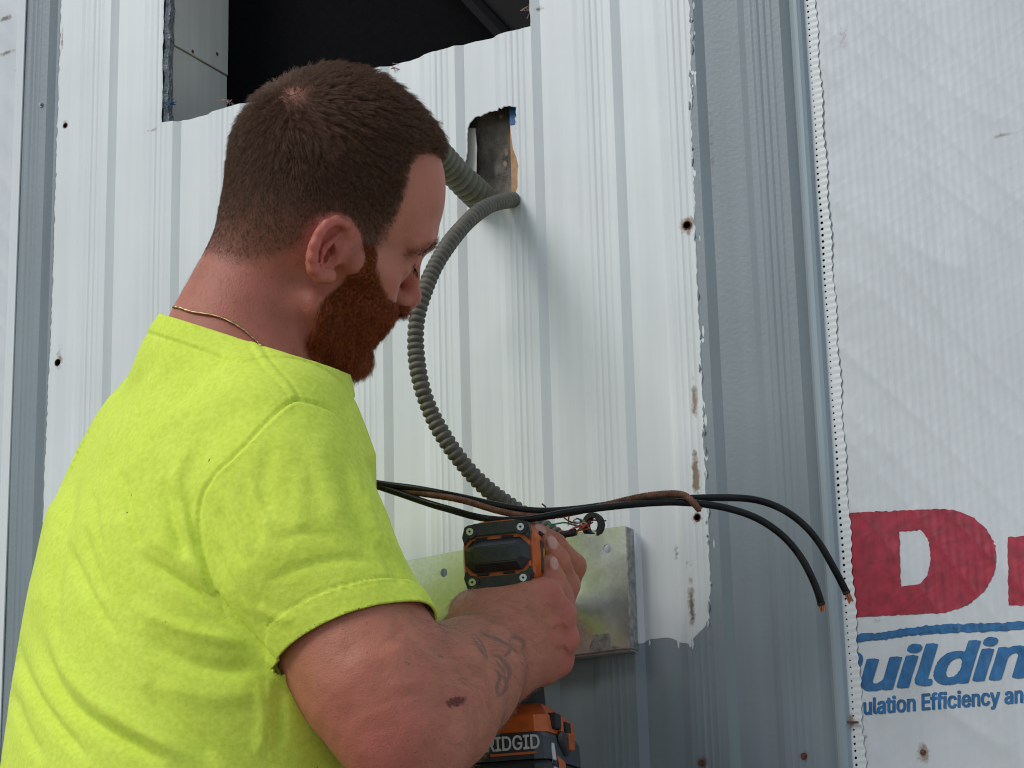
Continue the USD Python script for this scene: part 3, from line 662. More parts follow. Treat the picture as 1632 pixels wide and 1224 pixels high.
def sdf_handL(P):
    d = pal = None
    for (pts, rs), w0 in zip(LH.values(), [(815, 1030, 2.150), (812, 1035, 2.145), (808, 1040, 2.140), (804, 1045, 2.140)]):
        q = [K(*p) for p in pts]; e = chain(P, q, np.array(rs) / 1000, .0035); d = e if d is None else smin(d, e, .0022)
        tip, dr = q[-1], (q[-1] - q[-2]); dr /= np.linalg.norm(dr); NAILS.setdefault(pts[-1], (tip, dr, rs[-1] / 1000))
        nrm = np.array([.55, .25, -.80]); nrm -= dr * (nrm @ dr); nrm /= np.linalg.norm(nrm); s = np.cross(dr, nrm); r = rs[-1] / 1000
        loc = (P - (tip + dr * r * .25 + nrm * r * .80)); L = np.stack([loc @ dr, loc @ s, loc @ nrm], -1)
        d = smin(d, ell(L * 1000, (0, 0, 0), (r * 780, r * 620, r * 300)) / 1000, .0008)          # nail
        e = cone(P, K(*w0), q[0], .020, rs[0] / 1000); pal = e if pal is None else smin(pal, e, .012)
    d = smin(d, pal, .007)
    return smin(d, chain(P, [K(815, 1030, 2.16), K(812, 985, 2.175), K(822, 950, 2.19), K(838, 925, 2.195)], np.array([17, 13, 11, 9]) / 1000, .01), .01)

GROUPS = [(HO + HA[2] * .03, .185, sdf_head, .010), (EAR_C, .052, sdf_ear, .006), (K(380, 520, 2.03), .34, sdf_neck, .022), (K(300, 950, 1.97), .56, sdf_torso, .03),
          ((SR + WR) / 2 + np.array([-.01, -.05, -.04]), .36, sdf_armR, .03), (K(840, 1005, 2.05), .12, sdf_handR, .022), ((SL + WL) / 2 + np.array([0, -.05, 0]), .40, sdf_armL, .03), (K(850, 950, 2.11), .13, sdf_handL, .018)]
def sdf_body(P, groups=GROUPS):
    out = np.full(len(P), .5)
    for c, r, fn, k in groups:
        m = ((P - c) ** 2).sum(1) < (r + .03) ** 2
        if m.any(): out[m] = smin(out[m], fn(P[m]), k)
    # keep the covered shoulder and upper arm inside the t-shirt
    cov = np.minimum(np.minimum((HEM_P - P) @ HEM_N, -((P - NECK_P[0]) @ NECK_N)), .02); m = (cov > 0) & (np.abs(out) < .05) & (P[:, 2] < 1.99) & (((P - K(455, 830, 1.885)) ** 2).sum(1) < .138 ** 2)
    if m.any(): out[m] = np.maximum(out[m], sdf_shirt(P[m]) + .0045 - .05 * (1 - np.clip(cov[m] / .012, 0, 1)))
    return out

# ---- skin material: freckled, flushed at ears, knuckles and elbow; ink and scab carried by the mesh
mat('skin', {'p': ('principled_bsdf', {'roughness': 0.52, 'specular_ior_level': 0.4, 'subsurface_weight': 0.14, 'subsurface_radius': (1.0, 0.32, 0.16), 'subsurface_scale': 0.005}),
    'g': ('geometry', {}), 'n1': ('noise_texture', {'scale': 38.0, 'detail': 5.0, 'roughness': 0.62}), 'n2': ('noise_texture', {'scale': 480.0, 'detail': 3.0}), 'n3': ('noise_texture', {'scale': 300.0, 'detail': 1.0}),
    'r1': ('rgb_ramp', {'ramp': [(.30, (.39, .135, .078)), (.5, (.475, .172, .104)), (.72, (.50, .152, .104))]}),
    'flush': ('attribute', {'attribute': 'flush'}), 'mf': ('mix_color', {'b': (.47, .115, .092)}),
    'stub': ('attribute', {'attribute': 'stubble'}), 'ms': ('mix_color', {'b': (.055, .027, .017)}), 'beard': ('attribute', {'attribute': 'beard'}), 'mb': ('mix_color', {'b': (.075, .021, .008)}),
    'ink': ('attribute', {'attribute': 'ink'}), 'mi': ('mix_color', {'b': (.060, .058, .055)}), 'scab': ('attribute', {'attribute': 'scab'}), 'mc': ('mix_color', {'b': (.11, .014, .008)}),
    'fr': ('map_range', {'from_min': .70, 'from_max': .80, 'to_min': 0.0, 'to_max': .55, 'clamp': True}), 'mfr': ('mix_color', {'b': (.17, .058, .036)}),
    'n4': ('noise_texture', {'scale': 1100.0, 'detail': 2.0}), 'ab': ('math', {'math_type': 'add'}), 'nail': ('attribute', {'attribute': 'nail'}), 'mn': ('mix_color', {'b': (.60, .36, .30)}), 'rgh': ('map_range', {'to_min': .52, 'to_max': .28}), 'bp': ('bump', {'strength': .32, 'distance': .0012})},
    [('g.position', 'n1.vector'), ('g.position', 'n2.vector'), ('g.position', 'n3.vector'), ('n1.fac', 'r1.fac'), ('r1.color', 'mf.a'), ('flush.fac', 'mf.fac'), ('n3.fac', 'fr.value'), ('fr.result', 'mfr.fac'), ('mf.result', 'mfr.a'),
     ('mfr.result', 'ms.a'), ('stub.fac', 'ms.fac'), ('ms.result', 'mb.a'), ('beard.fac', 'mb.fac'), ('mb.result', 'mi.a'), ('ink.fac', 'mi.fac'), ('mi.result', 'mc.a'), ('scab.fac', 'mc.fac'), ('mc.result', 'mn.a'), ('nail.fac', 'mn.fac'), ('nail.fac', 'rgh.value'), ('rgh.result', 'p.roughness'), ('mn.result', 'p.base_color'), ('g.position', 'n4.vector'), ('n2.fac', 'ab.value1'), ('n4.fac', 'ab.value2'), ('ab.value', 'bp.height'), ('bp.normal', 'p.normal')])
NECK_P = np.array([K(263, 503, 2.035), K(398, 546, 1.952), K(532, 590, 2.11)])
NECK_N = np.cross(NECK_P[1] - NECK_P[0], NECK_P[2] - NECK_P[0]); NECK_N /= np.linalg.norm(NECK_N); NECK_N *= np.sign(NECK_N[1])
HEM_P, HEM_N = K(564, 1030, 1.82), (ER - SR) / np.linalg.norm(ER - SR)
HEM_N = HEM_N + np.array([.02, 0, -.03]); HEM_N /= np.linalg.norm(HEM_N)
HLP, HLN = SL + (EL - SL) * .62, (EL - SL) / np.linalg.norm(EL - SL)
BOT = K(0, 1500, 1.9)[1]
SLV = ([K(440, 700, 1.905), K(448, 800, 1.878), K(488, 910, 1.85), K(562, 1018, 1.822), K(604, 1112, 1.80)], np.array([.060, .0655, .0670, .0560, .0550]))
SLL = ([SL, SL + (EL - SL) * .35, SL + (EL - SL) * .8], np.array([.072, .074, .068]))
def slv_R(P): return smax(chain(P, *SLV, .03), -((HEM_P - P) @ HEM_N) - .005, .003)
def sdf_shirt(P, sleeve=True):
    d = trunk(P)
    d = smin(d, cone(P, K(378, 592, 2.02), K(432, 690, 1.915), .054, .057), .05)
    d = smin(d, cone(P, K(390, 590, 2.03), SL, .066, .070), .05)
    d = smin(d, cone(P, K(392, 600, 2.02), K(414, 510, 2.022), .078, .065), .035)
    d = smin(d, cone(P, K(350, 620, 2.03), K(352, 505, 2.03), .050, .028), .025)
    if not sleeve: return d
    d = smin(d, slv_R(P), .008); d = smin(d, smax(chain(P, *SLL, .03), -((HLP - P) @ HLN) - .012, .006), .02)
    return d
# ------------------------------------------------------------------ the person
man = thing('person', 'bearded man in lime green t-shirt seen from behind, both hands on a cordless drill', 'person', loc=None)

BH = 0.0013
bv, bf = nets(sdf_body, (-.64, -.62, 1.62), (.17, .32, 2.46), BH)
bpx, bn = capx(bv), vnormals(bv, bf)
bl = hl(bv)                                              # head millimetres of every vertex
front = (bn * bv).sum(1) < 0                             # towards the camera

def seg_dist(px, line):
    "distance in pixels to a polyline, and position 0..1 along it"
    line = np.asarray(line, float); L = np.r_[0, np.cumsum(np.linalg.norm(np.diff(line, axis=0), axis=1))]; best = np.full(len(px), 1e9); u = np.zeros(len(px))
    for i, (a, b) in enumerate(zip(line[:-1], line[1:])):
        d = b - a; t = np.clip(((px - a) @ d) / max(d @ d, 1e-9), 0, 1); e = np.linalg.norm(px - a - t[:, None] * d, axis=1); m = e < best
        best[m] = e[m]; u[m] = (L[i] + t[m] * (L[i + 1] - L[i])) / L[-1]
    return best, u

def smooth_line(line, n=24):
    return spline(np.asarray(line, float), n) if len(line) > 2 else np.asarray(line, float)

def push(v, n, px, sel, line, width, amp, fade=True, wt=None):
    line = smooth_line(line); lo, hi = line.min(0) - width * 3, line.max(0) + width * 3
    m = sel & (px > lo).all(1) & (px < hi).all(1); d, u = seg_dist(px[m], line); w = np.exp(-(d / width) ** 2) * (np.clip(np.minimum(u, 1 - u) * 5, 0, 1) if fade else 1)
    v[m] += n[m] * (w * amp * (1 if wt is None else wt[m]))[:, None]

side_px = capx(hw(np.stack([bl[:, 0], np.abs(bl[:, 1]), bl[:, 2]], -1)))    # mirrored to the visible side of the head
near_head = (np.abs(bl[:, 1]) < 95) & (np.linalg.norm(bl - [0, 0, 20], axis=1) < 190) & (bv[:, 2] < 2.35)
def soft_in(px, poly, w):
    poly = shapely.Polygon(poly); shapely.prepare(poly); pts = shapely.points(px); d = shapely.distance(pts, poly.exterior); inside = shapely.contains(poly, pts)
    return np.clip(.5 + np.where(inside, d, -d) / (2 * w), 0, 1)
HAIR_POLY = [(737, 262), (724, 262), (706, 247), (690, 238), (668, 234), (652, 240), (643, 256), (641, 285), (637, 312), (630, 338), (620, 362), (606, 388), (596, 402), (574, 402), (570, 372), (560, 352), (540, 340), (512, 344), (492, 360), (484, 384), (470, 396), (440, 406), (400, 418), (365, 418), (325, 404), (250, 330), (250, 60), (760, 40)]
BEARD_POLY = [(573, 388), (597, 392), (600, 430), (606, 455), (617, 474), (629, 484), (642, 489), (655, 497), (640, 520), (620, 590), (520, 592), (497, 580), (498, 560), (504, 525), (511, 490), (522, 472), (545, 456), (560, 436), (569, 412)]
inside_ear = ((bv - EAR_C) @ EAR_N > -.004) & (np.linalg.norm(bv - ep(522, 400), axis=1) < .033)
hm = np.zeros(len(bv)); gm = np.zeros(len(bv)); i = np.where(near_head)[0]
hm[i] = soft_in(side_px[i], HAIR_POLY, 10); gm[i] = soft_in(side_px[i], BEARD_POLY, 5)
hm[bl[:, 2] < -75] = 0; hm[inside_ear] = 0; gm[inside_ear] = 0; gm[(bl[:, 0] < -8) | (bl[:, 2] > 40) | (bl[:, 2] < -86)] = 0; hm[(bl[:, 2] < -15) & (bl[:, 0] > 0)] = 0
# skin details
flush = np.zeros(len(bv))
def flush_at(p, r, a): flush[:] = np.maximum(flush, a * np.exp(-((bv - p) ** 2).sum(1) / r ** 2))
flush_at(ep(512, 380, 3), .034, .95)
for h_, k_ in ((RH, 0), ): 
    for pts, rs in h_.values(): flush_at(K(*pts[0]) + np.array([.006, .003, -.008]), .012, .85)
flush_at(K(905, 975, 2.05), .016, .9); flush_at(K(870, 930, 2.03), .012, .7)
flush_at(hw((70, 62, -22)), .030, .35); flush_at(hw((98, 0, 60)), .05, .45); flush_at(K(400, 470, 1.98), .06, .35); flush_at(K(600, 1190, 1.74), .05, .6); flush_at(hw((110, 0, -10)), .02, .5)
for px_, py_ in ((690, 1045), (660, 1085), (712, 1052)): flush_at(K(px_, py_, 1.80), .010, .6)
stub = np.clip(hm, 0, 1) * .75
d_cr = np.linalg.norm(bl - np.array([-62, -6, 112]), axis=1); d_c2 = np.linalg.norm((bl - np.array([-30, 34, 122])) * [.6, 1, 1], axis=1)
_p = [bv[front][np.argmin(((bpx[front] - q) ** 2).sum(1))] for q in ((470, 146), (507, 188))]; thin = np.maximum.reduce([np.exp(-(np.linalg.norm(bv - _p[0], axis=1) / .019) ** 2), .8 * np.exp(-(np.linalg.norm(bv - _p[1], axis=1) / .017) ** 2)])                          # the bare crown
stub *= 1 - .5 * thin
fade = np.clip((side_px[:, 1] - 300) / 110, 0, 1) * (side_px[:, 0] < 560)    # clipped sides and nape
stub *= 1 - .55 * fade
neck_fuzz = np.clip(soft_in(side_px, [(300, 400), (480, 380), (500, 440), (440, 520), (300, 470)], 30), 0, 1) * near_head
ink = np.zeros(len(bv)); armsel = front & (bpx[:, 0] > 600) & (bpx[:, 1] > 960) & (bv[:, 2] < 2.02)
inkn = meshkit.fbm(bv * 330, 3, 6)
def stroke(line, w, a=.60):
    line = smooth_line(line); m = armsel & (bpx > line.min(0) - 12).all(1) & (bpx < line.max(0) + 12).all(1); d, u = seg_dist(bpx[m], line)
    ww = w * (.35 + 1.1 * np.sin(np.pi * np.clip(u * .9 + .05, 0, 1))); ink[m] = np.maximum(ink[m], a * (.35 + 1.1 * inkn[m]) * np.clip((ww + (inkn[m] - .5) * 2.2 - d) / 2.2 + .4, 0, 1))
for ln, w in (([(764, 1008), (776, 1013), (790, 1018), (806, 1026), (813, 1036)], 2.2), ([(752, 1016), (760, 1026), (768, 1038), (776, 1052)], 2.2), ([(758, 1013), (772, 1034), (777, 1050)], 1.4),
              ([(812, 1022), (818, 1016), (828, 1018), (834, 1026), (831, 1036)], 2.4), ([(816, 1030), (808, 1042), (804, 1046)], 2.2), ([(800, 1020), (816, 1034), (826, 1040)], 1.6),
              ([(786, 1044), (797, 1048), (806, 1058), (812, 1070), (811, 1080), (806, 1086)], 3.2), ([(790, 1052), (798, 1062), (806, 1076)], 1.8), ([(790, 1068), (796, 1080), (793, 1092), (796, 1108)], 2.2), ([(796, 1075), (808, 1090), (802, 1104), (792, 1110)], 2.4), ([(700, 1042), (708, 1046)], 2.0)):
    stroke(ln, w)
scab = np.zeros(len(bv)); d = np.hypot((bpx[:, 0] - 727) / 15, (bpx[:, 1] - 1118 + (bpx[:, 0] - 727) * .2) / 7.5); nz = meshkit.fbm(bv * 420, 3, 4)
scab[armsel] = np.clip((1.15 - d + (nz - .5) * 1.2) * 3, 0, 1)[armsel]; flush[armsel] = np.maximum(flush, np.exp(-d ** 2 / 4) * .7)[armsel]
scab[armsel] = np.maximum(scab, .85 * np.clip(2.2 - np.hypot(bpx[:, 0] - 650, bpx[:, 1] - 1059), 0, 1))[armsel]
hand = front & (bv[:, 2] < 2.2) & (bpx[:, 0] > 640) & (bpx[:, 1] > 830)
bv2 = bv.copy()
bv2 += bn * (scab * .0008 * (nz - .3))[:, None]
for ln, w, a in (([(742, 985), (780, 975), (830, 960), (862, 945)], 7, .0009), ([(770, 1010), (820, 995), (868, 980)], 7, .0011), ([(800, 1030), (850, 1022), (880, 1015)], 7, .0009), ([(830, 945), (850, 985), (880, 990)], 5, .0005), ([(810, 1058), (850, 1052), (880, 1050)], 7, .0007),
                 ([(866, 962), (878, 972), (884, 962)], 7, -.0016), ([(884, 998), (896, 1003), (904, 999)], 7, -.0018), ([(884, 1036), (896, 1037), (905, 1034)], 7, -.0018),
                 ([(620, 1020), (640, 1060), (650, 1110)], 26, .0022), ([(690, 1003), (700, 1030), (712, 1050)], 10, -.0022), ([(560, 1030), (600, 1100), (620, 1160)], 40, .002), ([(855, 880), (862, 876)], 4, -.0005),
                 ([(480, 470), (487, 520), (497, 570)], 10, -.0012), ([(505, 455), (498, 500), (497, 540)], 12, .0016)):
    push(bv2, bn, bpx, hand | (front & (bpx[:, 1] < 620)) | armsel | (front & (bpx[:, 0] > 500) & (bpx[:, 1] > 950)), ln, w, a)
fx = meshkit.fbm(bv * 95, 3, 17) - .5
bv2 += bn * (fx * .0010 * (bpx[:, 1] > 820))[:, None]
nail = np.zeros(len(bv))
for tip, dr, r_ in NAILS.values():
    nr = np.array([.55, .25, -.80]); nr -= dr * (nr @ dr); nr /= np.linalg.norm(nr); s_ = np.cross(dr, nr); q_ = bv - (tip + dr * r_ * .25 + nr * r_ * .8)
    nail = np.maximum(nail, np.clip((1 - np.sqrt((q_ @ dr / (.8 * r_)) ** 2 + (q_ @ s_ / (.64 * r_)) ** 2 + (q_ @ nr / (.6 * r_)) ** 2)) * 6, 0, .8))
body = obj('body', flip_to_world(bv2, bf), 'skin', man, smooth=True, attrs=dict(flush=flush, stubble=np.clip(stub + .10 * neck_fuzz, 0, 1), beard=np.clip(gm * .9, 0, 1), ink=ink, scab=scab, nail=nail))

# ---- t-shirt
sv, sf = nets(sdf_shirt, (-.64, -.62, 1.58), (.12, .16, 2.5), .0021)
sn, spx = vnormals(sv, sf), capx(sv); sfr = (sn * sv).sum(1) < .0
on_slv = (((sv - SR) @ HEM_N) > -.05) & (np.linalg.norm(np.cross(sv - SR, HEM_N), axis=1) < .13) & (sv[:, 2] < 1.97)
hem_d = (HEM_P - sv) @ HEM_N; nk_d = -((sv - NECK_P[0]) @ NECK_N); hl_d = (HLP - sv) @ HLN
on_R = np.linalg.norm(np.cross(sv - SR, HEM_N), axis=1) < .105
_ax = (NB - NA) / np.linalg.norm(NB - NA); near_nk = (np.linalg.norm(np.cross(sv - NA, _ax), axis=1) < .13) & (np.linalg.norm(sv - K(390, 540, 2.02), axis=1) < .15)
on_L = (np.linalg.norm(np.cross(sv - SL, HLN), axis=1) < .1) & (sv[:, 2] > 2.10)
keep = sv[:, 1] - BOT
slvd = slv_R(sv); keep = np.where((slvd < .0035) & (trunk(sv) > .0032) & (hem_d < .03) & (sv[:, 2] < 1.9), np.minimum(keep, hem_d), keep)
keep = np.where(on_L & (hl_d < .03), np.minimum(keep, hl_d), keep); keep = np.where(near_nk & (nk_d < .03), np.minimum(keep, nk_d), keep)
disp = .0020 * (meshkit.fbm(np.c_[sv[:, 0] * 16 + sv[:, 1] * 6, sv[:, 1] * 9, sv[:, 2] * 12], 3, 5) - .5) + .0007 * (meshkit.fbm(sv * 120, 3, 9) - .5)
dv = sv + sn * disp[:, None]
FOLDS = [  # outline in photo pixels, width, height (metres; minus = valley)
    ([(262, 560), (225, 600), (165, 670), (125, 735), (100, 860)], 15, -.0036), ([(300, 545), (250, 600), (195, 670), (150, 740)], 18, .0022), ([(95, 770), (75, 880), (62, 1000)], 14, .0026), ([(120, 760), (100, 850), (88, 960), (95, 1060)], 9, -.0030),
    ([(196, 745), (202, 790), (214, 845), (226, 880)], 7, -.0022), ([(146, 780), (152, 830), (160, 880)], 7, -.0020), ([(103, 860), (122, 905), (150, 960), (190, 1020)], 8, -.0030), ([(132, 840), (150, 900), (172, 955)], 7, -.0018),
    ([(66, 1000), (75, 1060), (100, 1110), (160, 1160), (262, 1220)], 11, -.0050), ([(90, 1000), (110, 1075), (160, 1125), (240, 1175), (320, 1222)], 13, .0040), ([(25, 1010), (42, 1080), (85, 1150), (145, 1215)], 9, -.0040), ([(15, 1090), (35, 1150), (70, 1215)], 9, -.003),
    ([(213, 878), (272, 918), (338, 958), (405, 1000)], 9, -.0042), ([(230, 850), (300, 900), (350, 945)], 12, .0026), ([(225, 1005), (290, 1050), (360, 1066), (430, 1052)], 14, -.0034), ([(210, 960), (280, 1000), (360, 1020), (420, 1022)], 12, .0028), ([(250, 1085), (330, 1110), (420, 1100)], 18, .002),
    ([(282, 740), (292, 800), (308, 870), (338, 950)], 10, .0036), ([(262, 760), (275, 830), (296, 900)], 9, -.0026), ([(300, 780), (306, 830), (322, 890)], 6, -.0030), ([(330, 690), (290, 740), (278, 800)], 12, .0022),
    ([(340, 950), (352, 975), (400, 1000)], 6, -.004), ([(230, 1090), (280, 1150), (330, 1200), (350, 1224)], 14, -.003), ([(440, 1070), (445, 1130), (440, 1200)], 10, -.0026), ([(410, 1090), (418, 1150), (410, 1210)], 10, .002),
    ([(400, 590), (360, 640), (300, 700)], 16, .0018), ([(370, 560), (310, 610), (265, 660)], 14, -.0020), ([(300, 640), (240, 700), (205, 770)], 16, .0018)]
SFOLDS = [([(345, 800), (362, 850), (392, 905)], 6, -.0022), ([(362, 780), (378, 830), (405, 885)], 6, .0018), ([(380, 770), (396, 815), (420, 865)], 6, -.0018), ([(398, 760), (412, 800), (436, 850)], 6, .0014), ([(340, 860), (362, 910), (400, 970)], 6, -.0020),
          ([(356, 880), (382, 935), (420, 990)], 7, .0016), ([(440, 700), (420, 760), (430, 830)], 15, -.0020), ([(500, 690), (520, 760), (540, 850)], 18, .0022), ([(545, 720), (562, 800), (590, 890)], 11, -.0024), ([(572, 740), (590, 810), (620, 890)], 8, .0022),
          ([(430, 870), (480, 850), (540, 860)], 10, -.0014), ([(420, 930), (480, 905), (560, 890), (610, 900)], 9, -.0016), ([(560, 700), (575, 750), (585, 800)], 5, -.002), ([(410, 960), (440, 985), (470, 985)], 8, .0016), ([(470, 740), (480, 800), (470, 860)], 14, .0014), ([(600, 860), (625, 905), (640, 935)], 8, -.002)]
for ln, w, a in FOLDS: push(dv, sn, spx, sfr, ln, w, a * 1.2, wt=np.clip(slvd / .014, 0, 1))
for ln, w, a in SFOLDS: push(dv, sn, spx, sfr & on_slv, ln, w, a * .95, wt=np.clip(1 - slvd / .01, 0, 1))
for ln, w, a in (([(471, 637), (430, 668), (395, 705), (352, 745), (328, 775), (317, 812), (318, 850), (328, 900), (345, 948)], 3.2, -.0024), ([(471, 637), (510, 645), (543, 662), (570, 697), (589, 747)], 3.0, -.0020), ([(466, 646), (425, 678), (390, 716), (345, 757)], 4, .0010),
                 ([(345, 948), (380, 990), (418, 1032), (443, 1060)], 4.5, -.0034), ([(404, 548), (420, 572), (448, 604), (471, 637)], 5, .0010), ([(397, 552), (412, 576), (440, 608), (464, 640)], 2.2, -.0010), ([(412, 545), (430, 572), (456, 602), (478, 634)], 2.2, -.0010)):
    push(dv, sn, spx, sfr, ln, w, a, fade=False)
hemz = np.where(on_R & (spx[:, 0] > 425) & (sv[:, 2] < 1.92), hem_d, 1.0)
dv += sn * (.0009 * (hemz < .021) - .0010 * np.exp(-((hemz - .0215) / .0013) ** 2) - .0006 * np.exp(-((hemz - .0175) / .0009) ** 2) + .0035 * np.exp(-((spx[:, 0] - 672) / 26) ** 2) * np.clip(1 - hemz / .03, 0, 1))[:, None]
colz = np.where(near_nk, nk_d, 1.0); dv += sn * (.0012 * (colz < .017) - .0009 * np.exp(-((colz - .018) / .0014) ** 2))[:, None]

def clip_mesh(v, f, s):
    "the part of a mesh where s > 0, cut through the triangles"
    s = s + 1e-9; pos = s > 0; n = pos[f].sum(1); out = [f[n == 3]]; V = [v]; base = len(v); cache = {}; extra = []
    def cut(i, j):
        k = (min(i, j), max(i, j))
        if k not in cache: t = s[k[0]] / (s[k[0]] - s[k[1]]); cache[k] = base + len(extra); extra.append(v[k[0]] + t * (v[k[1]] - v[k[0]]))
        return cache[k]
    new = []; rim = []
    for t in f[(n == 1) | (n == 2)]:
        while not (pos[t[0]] and (not pos[t[1]] if pos[t].sum() == 1 else True) and (not pos[t[2]] if True else 0)): t = np.roll(t, 1)
        a, b, c = t
        if pos[b]: p, q = cut(b, c), cut(c, a); new += [(a, b, p), (a, p, q)]; rim.append((p, q))
        else: p, q = cut(a, b), cut(c, a); new.append((a, p, q)); rim.append((p, q))
    v = np.vstack([v, extra]) if extra else v; f = np.vstack(out + [np.array(new, int).reshape(-1, 3)])
    return v, f, np.array(rim, int).reshape(-1, 2)

cv, cf, rim = clip_mesh(dv, sf, keep)
cn = vnormals(cv, cf); inner = cv - cn * .0019; N0 = len(cv)
allv = np.vstack([cv, inner]); rimf = np.vstack([np.c_[rim[:, 1], rim[:, 0], rim[:, 0] + N0], np.c_[rim[:, 1], rim[:, 0] + N0, rim[:, 1] + N0]])
allf = np.vstack([cf, cf[:, ::-1] + N0, rimf]); pv, pf = nets(lambda P: sdf_shirt(P, False) + .0012, K(446, 1062, 1.86) - .055, K(446, 1062, 1.86) + .055, .0021); allf = np.vstack([allf, pf + len(allv)]); allv = np.vstack([allv, pv]); us, inv_ = np.unique(allf, return_inverse=True)
shirt_w = flip_to_world(allv[us], inv_.reshape(-1, 3))
mat('lime_cotton', {'p': ('principled_bsdf', {'roughness': 0.85, 'sheen_weight': 0.25, 'sheen_roughness': 0.5, 'specular_ior_level': 0.15, 'sheen_tint': (.8, 1., .3)}), 'g': ('geometry', {}), 'n1': ('noise_texture', {'scale': 30.0, 'detail': 6.0, 'roughness': .65}), 'n2': ('noise_texture', {'scale': 900.0, 'detail': 2.0}), 'n3': ('noise_texture', {'scale': 260.0, 'detail': 3.0}),
    'r1': ('rgb_ramp', {'ramp': [(.25, (.66, .79, .085)), (.75, (.73, .865, .115))]}), 'r3': ('rgb_ramp', {'ramp': [(.3, (.88, .90, .8)), (.7, (1.06, 1.04, 1.1))]}), 'm': ('mix_color', {'blend_type': 'multiply', 'fac': 1.0, 'use_clamp': False}),
    'sp': ('noise_texture', {'scale': 230.0, 'detail': 0.0}), 'spr': ('map_range', {'from_min': .885, 'from_max': .905, 'to_min': 0., 'to_max': .8, 'clamp': True}), 'md': ('mix_color', {'b': (.06, .05, .03)}), 'ad': ('math', {'math_type': 'multiply_add', 'value2': .6}), 'bp': ('bump', {'strength': .35, 'distance': .0009})},
    [('g.position', 'n1.vector'), ('g.position', 'n2.vector'), ('g.position', 'n3.vector'), ('g.position', 'sp.vector'), ('n1.fac', 'r1.fac'), ('n3.fac', 'r3.fac'), ('r1.color', 'm.a'), ('r3.color', 'm.b'), ('sp.fac', 'spr.value'), ('spr.result', 'md.fac'), ('m.result', 'md.a'), ('md.result', 'p.base_color'),
     ('n2.fac', 'ad.value1'), ('n3.fac', 'ad.value3'), ('ad.value', 'bp.height'), ('bp.normal', 'p.normal')])
shirt = obj('t_shirt', shirt_w, 'lime_cotton', man, smooth=True)

# ---- trousers and boots (below the picture)
plain('denim', (.035, .045, .07), .85, var=.3, scale=60, bump=.4, bscale=700)
plain('boot_leather', (.05, .032, .02), .6, var=.3, scale=50)
hipc = cam2world(K(284, 1500, 1.89)); fw = cam2world(K(284, 1500, 1.89) + BF) - hipc; fw[2] = 0; fw /= np.linalg.norm(fw); sd = np.cross(fw, [0, 0, 1.])
hz = hipc[2]
def legs(P):
    d = ell(P, hipc + [0, 0, .02], (.175, .165, .15))
    for s in (-1, 1):
        a, k, e = hipc + sd * s * .095 - [0, 0, .06], hipc + sd * s * .115 + fw * .02, hipc + sd * s * .125 - fw * .03
        k[2], e[2] = .50, .09
        d = smin(d, chain(P, [a, k, e], np.array([.095, .072, .066]), .03), .03)
    return smax(d, P[:, 2] - hz - .13, .01)
lv, lf = nets(legs, hipc - [.4, .4, hz], hipc + [.4, .4, .3], .009)
obj('trousers', trimesh.Trimesh(lv, lf, process=False), 'denim', man, smooth=True)
for s in (-1, 1):
    e = hipc + sd * s * .125 - fw * .03; e[2] = 0
    h_ = hull([e + [0, 0, .14], e + [0, 0, .04] - fw * .03, e + [0, 0, .04] + fw * .08, e + [0, 0, .035] + fw * .17, e + sd * .03 + [0, 0, .03] + fw * .12, e - sd * .03 + [0, 0, .03] + fw * .12], [.056, .04, .042, .034, .03, .03], 16)
    obj('boot', tm(h_), 'boot_leather', man, smooth=40)
# ------------------------------------------------------------------ hair, beard, brows, lashes: strands rooted on the skin
def hair_mat(name, ramp, rough=.5, spec=.28):
    mat(name, {'p': ('principled_bsdf', {'roughness': rough, 'specular_ior_level': spec}), 'g': ('geometry', {}), 'n': ('noise_texture', {'scale': 420.0, 'detail': 2.0}), 'r': ('rgb_ramp', {'ramp': ramp})}, [('g.position', 'n.vector'), ('n.fac', 'r.fac'), ('r.color', 'p.base_color')])
hair_mat('hair_brown', [(.34, (.075, .034, .0175)), (.52, (.128, .060, .032)), (.70, (.215, .112, .064))])
hair_mat('hair_red', [(.34, (.15, .0275, .0056)), (.52, (.30, .062, .013)), (.70, (.50, .145, .034))])
hair_mat('hair_light', [(.34, (.085, .045, .027)), (.52, (.17, .098, .062)), (.70, (.32, .20, .135))])
hair_mat('hair_dark', [(.3, (.018, .010, .007)), (.7, (.03, .017, .012))], .6, .1)
hair_mat('hair_fair', [(.3, (.20, .115, .07)), (.7, (.36, .22, .14))])

def strands(name, pts, wid, m, parent, label=None):
    "pts n x k x 3 (world), wid n or scalar root width"
    n, k = pts.shape[:2]; c = UsdGeom.BasisCurves.Define(stage, numbered(f'{parent.GetPath()}/{name}'))
    c.CreateTypeAttr('linear'); c.CreateCurveVertexCountsAttr(Vt.IntArray.FromNumpy(np.full(n, k, np.int32))); c.CreatePointsAttr(Vt.Vec3fArray.FromNumpy(pts.reshape(-1, 3).astype(np.float32)))
    w = np.broadcast_to(wid, n)[:, None] * np.linspace(1, .25, k)[None] ** .7; c.CreateWidthsAttr(Vt.FloatArray.FromNumpy(w.ravel().astype(np.float32))); c.SetWidthsInterpolation('vertex')
    UsdShade.MaterialBindingAPI.Apply(c.GetPrim()).Bind(MAT[m]); say(c.GetPrim(), label); return c.GetPrim()

